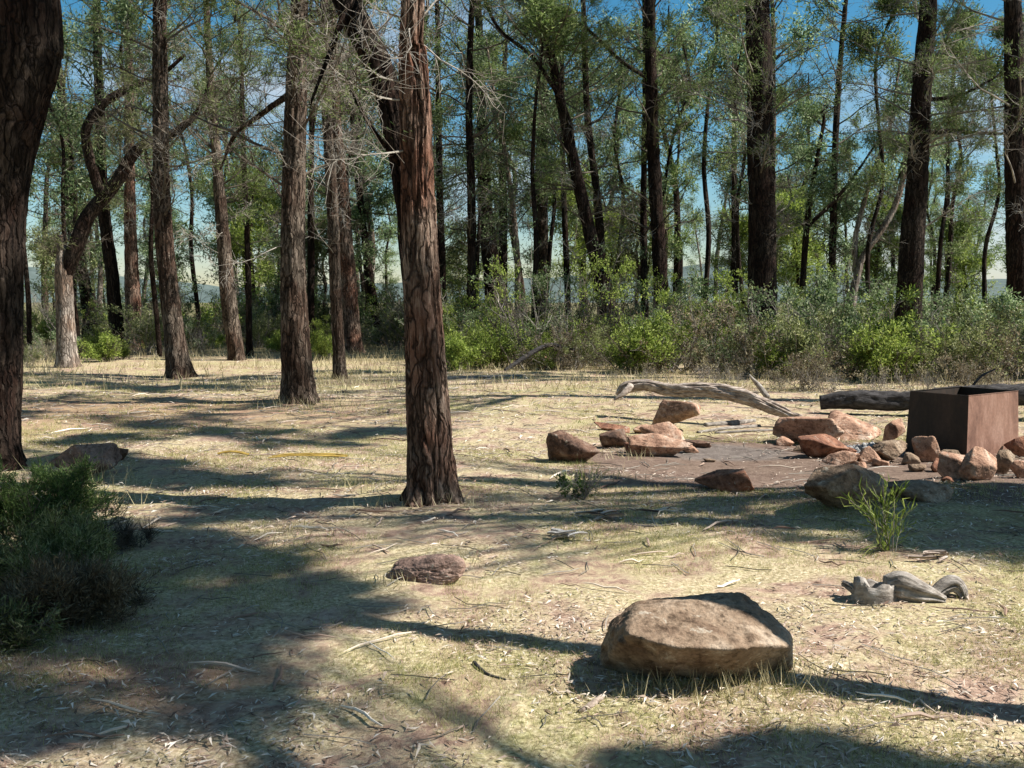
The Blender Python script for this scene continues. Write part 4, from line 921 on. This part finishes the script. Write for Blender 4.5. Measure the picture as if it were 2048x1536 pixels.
PALEBARK = simple_noise_mat('bleached_bark', [(0.3, (0.38, 0.34, 0.30)), (0.7, (0.72, 0.69, 0.65))], 12)
bark_chips(1130, 1078, PALEBARK, 'bleached white curled bark pieces on the sunny grass left of the boulder', 3)
bark_chips(1190, 1035, LITTER, 'orange brown curled bark pieces beneath the small leafy seedling', 4)
bark_chips(1870, 1120, DEADWOOD, 'grey bark pieces at the edge of the deep shade right of the spiky plant', 5, 5)

# ------------------------------------------------------------------ small plants
def blades(rng, n, h, spread, w, lean, base=(0, 0, 0), curve=0.5, segs=5):
    a = rng.uniform(0, 2 * np.pi, n); L = h * rng.uniform(.55, 1.15, n); le = lean * rng.uniform(.1, 1, n)
    out = np.stack([np.cos(a), np.sin(a), 0 * a], -1); side = np.stack([-np.sin(a), np.cos(a), 0 * a], -1)
    b = np.array(base) + out * (rng.uniform(0, spread, n))[:, None]
    V = []
    for k in range(segs + 1):
        s = k / segs; ang = le * (1 + curve * s)
        p = b + (out * np.sin(ang)[:, None] + np.array([0, 0, 1.0]) * np.cos(ang)[:, None]) * (L * s)[:, None]
        ww = (w * (1 - s) ** .6 * .5 + .0004)
        V += [p - side * ww, p + side * ww]
    V = np.stack(V, 1); m = 2 * (segs + 1)
    f = np.array([[2 * k, 2 * k + 1, 2 * k + 3, 2 * k + 2] for k in range(segs)])
    return V.reshape(-1, 3), (f[None] + (np.arange(n) * m)[:, None, None]).reshape(-1, 4)
g = G(1775, 1100); r_ = np.random.default_rng(4)
t = thing('plant', g, 'spiky green plant with long narrow arching leaves in front of the shaded block', 'plant')
# stems with rosettes of narrow leaves
tops = []
P = []
for px, py in ((1700, 1000), (1722, 985), (1745, 972), (1765, 965), (1790, 985), (1806, 975), (1822, 1020), (1735, 1020), (1775, 1010), (1815, 1050), (1755, 1040)):
    q = P_at(px, py, g[1] + r_.uniform(-.12, .12)); b = g + np.array([r_.normal() * .03, r_.normal() * .03, -.01])
    mdl = b * .5 + q * .5 + np.array([(b[0] - q[0]) * .12, 0, .03]); P.append(spline(np.array([b, mdl, q]), 9)); tops.append(P[-1])
P = np.array(P); v, f = batch_tubes(P, np.full(P.shape[:2], .0038) * np.linspace(1, .5, 9)[None], 4); mesh_obj('stems', v - g, f, TWIG, t)
idx = np.repeat(np.arange(len(P)), 22); tt = r_.uniform(.25, 1, len(idx)); pp, dd = along(P, idx, tt)
v1, f1 = leaves(r_, pp, dd + r_.normal(size=pp.shape) * .5 + np.array([0, 0, .3]), r_.uniform(.06, .14, len(pp)), .009, True)
v2, f2 = blades(r_, 34, .32, .05, .008, 1.0, g, curve=.9)
v, f = merge([(v1, f1), (v2, f2)]); mesh_obj('leaves', v - g, f, GREEN, t)

g = G(1168, 1000); t = thing('plant', g, 'small leafy seedling with grassy blades right of the dark lumpy rock', 'plant')
v, f = blades(r_, 60, .30, .1, .006, .7, g + np.array([.02, .25, 0])); mesh_obj('blades', v - g, f, GREEN, t)
A, B = limbs_and_leaves(r_, np.tile(g, (9, 1)), r_.normal(size=(9, 3)) * .7 + np.array([0, 0, 1.2]), np.full(9, .22), np.full(9, .004), np.ones(9), dict(SH, finelen=.25, spread=.015, ll=.03, lw=.016, leaves=14), dens=1.0)
mesh_obj('stems', A[0] - g, A[1], TWIG, t); len(B[0]) and mesh_obj('foliage', B[0] - g, B[1], FERN, t)

# left foreground bushes (feathery, each of its own kind)
FE = dict(wob=0.12, up=0.05, twigs=9, tup=0.35, fine=8, finelen=0.36, droop=0.06, finer=0.0016, leaves=13, spread=0.012, ldir=0.45, ldroop=0.25, ll=0.034, lw=0.007, quad=False)
def bush(x, y, h, w, n, mat, label, seed, dens=1.0, up=.95, style=FE, twig=TWIG_DARK):
    o = proto_shrub(seed, h, w, n, mat, twig, style, label, None, dens, name='bush', cat='bush', up=up)
    o.location = (x, y, float(terrain(x, y)))
    return o
bush(-3.0, 6.1, .60, .9, 30, FERN, 'feathery bright green bush at the foot of the huge left tree', 401)
bush(-2.52, 5.35, .34, .8, 34, OLIVE, 'shaded olive bush in front of the bright green one at the left edge', 402, .9)
bush(-2.25, 4.85, .28, .8, 30, BROWNLEAF, 'dull brown twiggy bush in deep shade at the left edge', 403, .7)
bush(-2.50, 4.45, .30, .7, 26, OLIVE, 'low dark bush cut off at the left edge, nearest the camera', 404, .9)
bush(-2.50, 6.3, .20, .35, 12, OLIVE, 'small straw-tipped bush right of the feathery bright green one', 405, .4)

# ------------------------------------------------------------------ leaf litter and grass
rng = np.random.default_rng(31)
def scatter(n, y0, y1, pw=1.0):
    """uniform over the ground between two distances, a little wider than the view"""
    y = np.sqrt(rng.uniform(y0 ** 2, y1 ** 2, n)); x = rng.uniform(-.62, .62, n) * y; return x, y
parts = []
for n, y0, y1, s in ((26000, 3.0, 6, 0.9), (34000, 6, 11, 1.1), (28000, 11, 22, 1.7), (8000, 20, 30, 2.4)):
    x, y = scatter(n, y0, y1)
    dn = fbm(np.stack([x, y, x * 0], -1) * 1.1, 3, 41); keep = (dn * 1.6 + rng.uniform(-.4, .4, n) > -0.08) & ~((((x - 2.9) / 2.0) ** 2 + ((y - 9.8) / 1.5) ** 2 < 1) & (rng.uniform(0, 1, n) < .75)); x, y = x[keep], y[keep]; n = len(x)
    z = terrain(x, y) + rng.uniform(.002, .012, n)
    L = np.minimum(rng.lognormal(-3.2, .40, n), .085) * s; W = L * rng.uniform(.05, .15, n) + .002 * s
    a = rng.uniform(0, np.pi * 2, n); el = rng.normal(0, .16, n)
    d = np.stack([np.cos(a) * np.cos(el), np.sin(a) * np.cos(el), np.sin(el)], -1); sd = np.stack([-np.sin(a), np.cos(a), rng.normal(0, .35, n)], -1); sd = unit(sd)
    c = np.stack([x, y, z + np.abs(np.sin(el)) * L * .5], -1); bend = np.stack([0 * x, 0 * x, rng.uniform(0, .14, n) * L], -1) + sd * (rng.normal(0, .12, n) * L)[:, None]
    V = np.stack([c - d * L[:, None] * .5, c - d * L[:, None] * .1 + sd * W[:, None] * .5 + bend, c + d * L[:, None] * .5, c + d * L[:, None] * .1 - sd * W[:, None] * .5 + bend], 1)
    parts.append((V.reshape(-1, 3), np.arange(4 * n).reshape(-1, 4)))
v, f = merge(parts); tag(mesh_obj('leaf_litter', v, f, LITTER), 'bleached fallen leaves, bark flakes and twigs strewn over the clearing', 'leaf litter', kind='stuff')
# longer strips of shed bark and sticks
n = 520; x, y = scatter(n, 3, 20); a = rng.uniform(0, 6.28, n); L = rng.uniform(.10, .34, n) * (1 + y / 25); P = np.zeros((n, 5, 3)); cur = a.copy()
P[:, 0] = np.stack([x, y, terrain(x, y) + .012], -1)
for k in range(1, 5):
    cur = cur + rng.normal(0, .18, n); P[:, k] = P[:, k - 1] + np.stack([np.cos(cur), np.sin(cur), 0 * a], -1) * (L / 4)[:, None]; P[:, k, 2] = terrain(P[:, k, 0], P[:, k, 1]) + .008 + rng.uniform(0, .02, n)
rr = rng.uniform(.003, .009, n)[:, None] * np.array([.5, 1, 1.1, .9, .3])[None]
v, f = batch_tubes(P, rr, 5); tag(mesh_obj('bark_litter', v, f, LITTER), 'longer shed bark strips and sticks lying among the leaf litter', 'bark litter', kind='stuff')
# thin fallen twigs
n = 1500; x, y = scatter(n, 3, 18); a = rng.uniform(0, 6.28, n); L = rng.uniform(.08, .30, n) * (1 + y / 20)
p0 = np.stack([x, y, terrain(x, y) + .008], -1); P = np.zeros((n, 4, 3)); cur = a.copy()
P[:, 0] = p0
for k in range(1, 4):
    cur = cur + rng.normal(0, .25, n); P[:, k] = P[:, k - 1] + np.stack([np.cos(cur), np.sin(cur), 0 * a], -1) * (L / 3)[:, None]; P[:, k, 2] = terrain(P[:, k, 0], P[:, k, 1]) + .01 + rng.uniform(0, .012, n)
v, f = batch_tubes(P, np.full((n, 4), .0022) * (1 + y / 14)[:, None], 3); tag(mesh_obj('fallen_twigs', v, f, TWIG), 'fine grey twigs scattered over the whole clearing', 'twigs', kind='stuff')
# short grass in soft patches
parts = []
for nt_, y0, y1, nb, h, w in ((4200, 3, 6.5, 14, .032, .0024), (6000, 6.5, 12, 10, .036, .004), (4600, 12, 24, 7, .05, .008)):
    x, y = scatter(nt_ * 3, y0, y1); dn = fbm(np.stack([x, y, x * 0 + 7], -1) * .9, 3, 55)
    keep = (dn + rng.uniform(-.20, .20, len(x)) > .03) & ~((np.abs(x - 2.8) < 2.0) & (np.abs(y - 9.8) < 1.6)); x, y = x[keep][:nt_], y[keep][:nt_]
    m = len(x); X = np.repeat(x, nb) + rng.normal(0, .035, m * nb); Y = np.repeat(y, nb) + rng.normal(0, .035, m * nb)
    C = np.stack([X, Y, terrain(X, Y) - .003], -1); D = rng.normal(size=(m * nb, 3)) * .55; D[:, 2] = 1
    parts.append(leaves(rng, C, D, h * rng.uniform(.5, 1.5, m * nb), w))
v, f = merge(parts); tag(mesh_obj('grass', v, f, GRASS), 'short yellow green grass growing in patches over the clearing', 'grass', kind='stuff')
# taller straw round the boulder, the trunks and at the forest edge
parts = []
spots = [(1300, 1385, .09, 40, .12), (1400, 1385, .09, 40, .14), (1500, 1385, .10, 60, .14), (1580, 1370, .1, 70, .16), (790, 1170, .12, 40, .10), (920, 1130, .12, 40, .10), (740, 980, .15, 40, .22), (960, 1010, .2, 50, .14),
         (800, 1010, .16, 60, .14), (620, 815, .5, 160, .22), (690, 770, .5, 160, .28), (640, 800, .4, 120, .2), (1180, 960, .2, 60, .18), (540, 1080, .3, 50, .14), (1245, 915, .2, 60, .14), (200, 960, .25, 60, .3), (205, 1010, .2, 60, .28)]
for px, py, sp, n, h in spots:
    g = G(px, py); c = np.stack([g[0] + rng.normal(0, sp, n), g[1] + rng.normal(0, sp * .6, n), np.zeros(n)], -1); c[:, 2] = terrain(c[:, 0], c[:, 1]) - .005
    D = rng.normal(size=(n, 3)) * .4; D[:, 2] = 1
    k = g[1] / 8
    parts.append(leaves(rng, c, D, h * rng.uniform(.4, 1.1, n), .004 + .003 * k))
n = 26000; x, y = scatter(n, 17, 34); dn = fbm(np.stack([x, y, x * 0 + 3], -1) * .5, 3, 61)
keep = dn + rng.uniform(-.2, .2, n) > (.02 - .03 * (y - 20)); x, y = x[keep], y[keep]; n = len(x)
c = np.stack([x, y, terrain(x, y) - .01], -1); D = rng.normal(size=(n, 3)) * .4; D[:, 2] = 1
parts.append(leaves(rng, c, D, rng.uniform(.08, .30, n), .018))
v, f = merge(parts); tag(mesh_obj('dry_grass', v, f, STRAW), 'taller straw coloured dry grass round trunks, the boulder and the forest edge', 'dry grass', kind='stuff')

# ------------------------------------------------------------------ ground and hills
ys = np.concatenate([np.linspace(-12, 2.4, 50), np.linspace(2.5, 14, 420), np.linspace(14.05, 36, 260), np.geomspace(36.2, 900, 70)])
us = np.linspace(-1, 1, 360)
X = us[None, :] * (np.maximum(np.abs(ys), 3)[:, None] * .9 + 14) ; Y = np.broadcast_to(ys[:, None], X.shape)
Z = terrain(X, Y)
v = np.stack([X, Y, Z], -1).reshape(-1, 3); nc = len(us)
i = np.arange(len(ys) - 1)[:, None] * nc; j = np.arange(nc - 1)[None]
f = np.stack([i + j, i + j + 1, i + nc + j + 1, i + nc + j], -1).reshape(-1, 4)
tag(mesh_obj('ground', v, f, GROUND, smooth=True), kind='structure')
xs = np.linspace(-900, 900, 160); hs = []
for t_ in np.linspace(0, 1, 14):
    yy = 560 + 500 * t_; hh = (math.sin(math.pi * min(1, t_ * 1.1) * .5) ** 1.0) * (26 + 26 * (fbm(np.stack([xs * .004, xs * 0 + 3, xs * 0], -1), 3, 3)) + 22 * np.exp(-((xs - 230) / 120) ** 2))
    hs.append(np.stack([xs, np.full_like(xs, yy), np.maximum(hh, 0) - 3 + 2 * vnoise(np.stack([xs * .05, xs * 0 + t_ * 9, xs * 0], -1), 2)], -1))
v = np.vstack(hs); nc = len(xs); i = np.arange(13)[:, None] * nc; j = np.arange(nc - 1)[None]
HILL = simple_noise_mat('forest_hill', [(0.3, (0.05, 0.07, 0.06)), (0.7, (0.11, 0.14, 0.13))], 0.08, 0.3)  # distance haze put into the hill colour as a blue-grey tint
tag(mesh_obj('hills', v, np.stack([i + j, i + j + 1, i + nc + j + 1, i + nc + j], -1).reshape(-1, 4), HILL, smooth=True), kind='structure')

# ------------------------------------------------------------------ light, sky, camera
w = bpy.data.worlds.new('World'); scene.world = w; w.use_nodes = True; nt = w.node_tree; nt.nodes.clear()
out = nt.nodes.new('ShaderNodeOutputWorld'); bg = nt.nodes.new('ShaderNodeBackground'); sky = nt.nodes.new('ShaderNodeTexSky')
sky.sky_type = 'NISHITA'; sky.sun_disc = False; sky.sun_elevation = SUN_EL; sky.sun_rotation = SUN_ROT; sky.air_density = 1.0; sky.dust_density = 0.3; sky.ozone_density = 2.5
hs = nt.nodes.new('ShaderNodeHueSaturation'); hs.inputs['Hue'].default_value = 0.484; hs.inputs['Saturation'].default_value = 1.38; hs.inputs['Value'].default_value = 1.15
nt.links.new(sky.outputs[0], hs.inputs['Color'])
# thin cloud low on the sky
tc = nt.nodes.new('ShaderNodeTexCoord'); mp = nt.nodes.new('ShaderNodeMapping'); mp.inputs['Scale'].default_value = (2.2, 2.2, 7)
nt.links.new(tc.outputs['Generated'], mp.inputs[0]); nz = nt.nodes.new('ShaderNodeTexNoise'); nz.inputs['Scale'].default_value = 1.6; nz.inputs['Detail'].default_value = 6
nt.links.new(mp.outputs[0], nz.inputs['Vector'])
cr = ramp(nt, nz.outputs['Fac'], [(0.52, 0.0), (0.70, 0.7)])
mx = mix(nt, cr, hs.outputs[0], (7.5, 8.0, 8.6))
nt.links.new(mx, bg.inputs['Color']); bg.inputs['Strength'].default_value = 0.05
nt.links.new(bg.outputs[0], out.inputs['Surface'])
from mathutils import Vector
sl = bpy.data.lights.new('sun', 'SUN'); sl.energy = 5.0; sl.angle = math.radians(0.5); sl.color = (1.0, 0.95, 0.87)
so = bpy.data.objects.new('sun', sl); COL.objects.link(so); so.rotation_euler = Vector([float(c) for c in SUN]).to_track_quat('Z', 'Y').to_euler(); so.location = (6, -2, 20)
cd = bpy.data.cameras.new('camera'); co = bpy.data.objects.new('camera', cd); COL.objects.link(co); scene.camera = co
co.location = (0, 0, 1.6); co.rotation_euler = (math.pi / 2 - TH, 0, 0); cd.lens = F / 2048 * 36; cd.sensor_width = 36; cd.clip_end = 3000; cd.clip_start = 0.05
scene.view_settings.view_transform = 'Standard'; scene.view_settings.look = 'None'; scene.view_settings.gamma = 1; scene.view_settings.exposure = 1.0
scene.render.engine = 'CYCLES'
scene.cycles.max_bounces = 4; scene.cycles.diffuse_bounces = 2; scene.cycles.transmission_bounces = 2
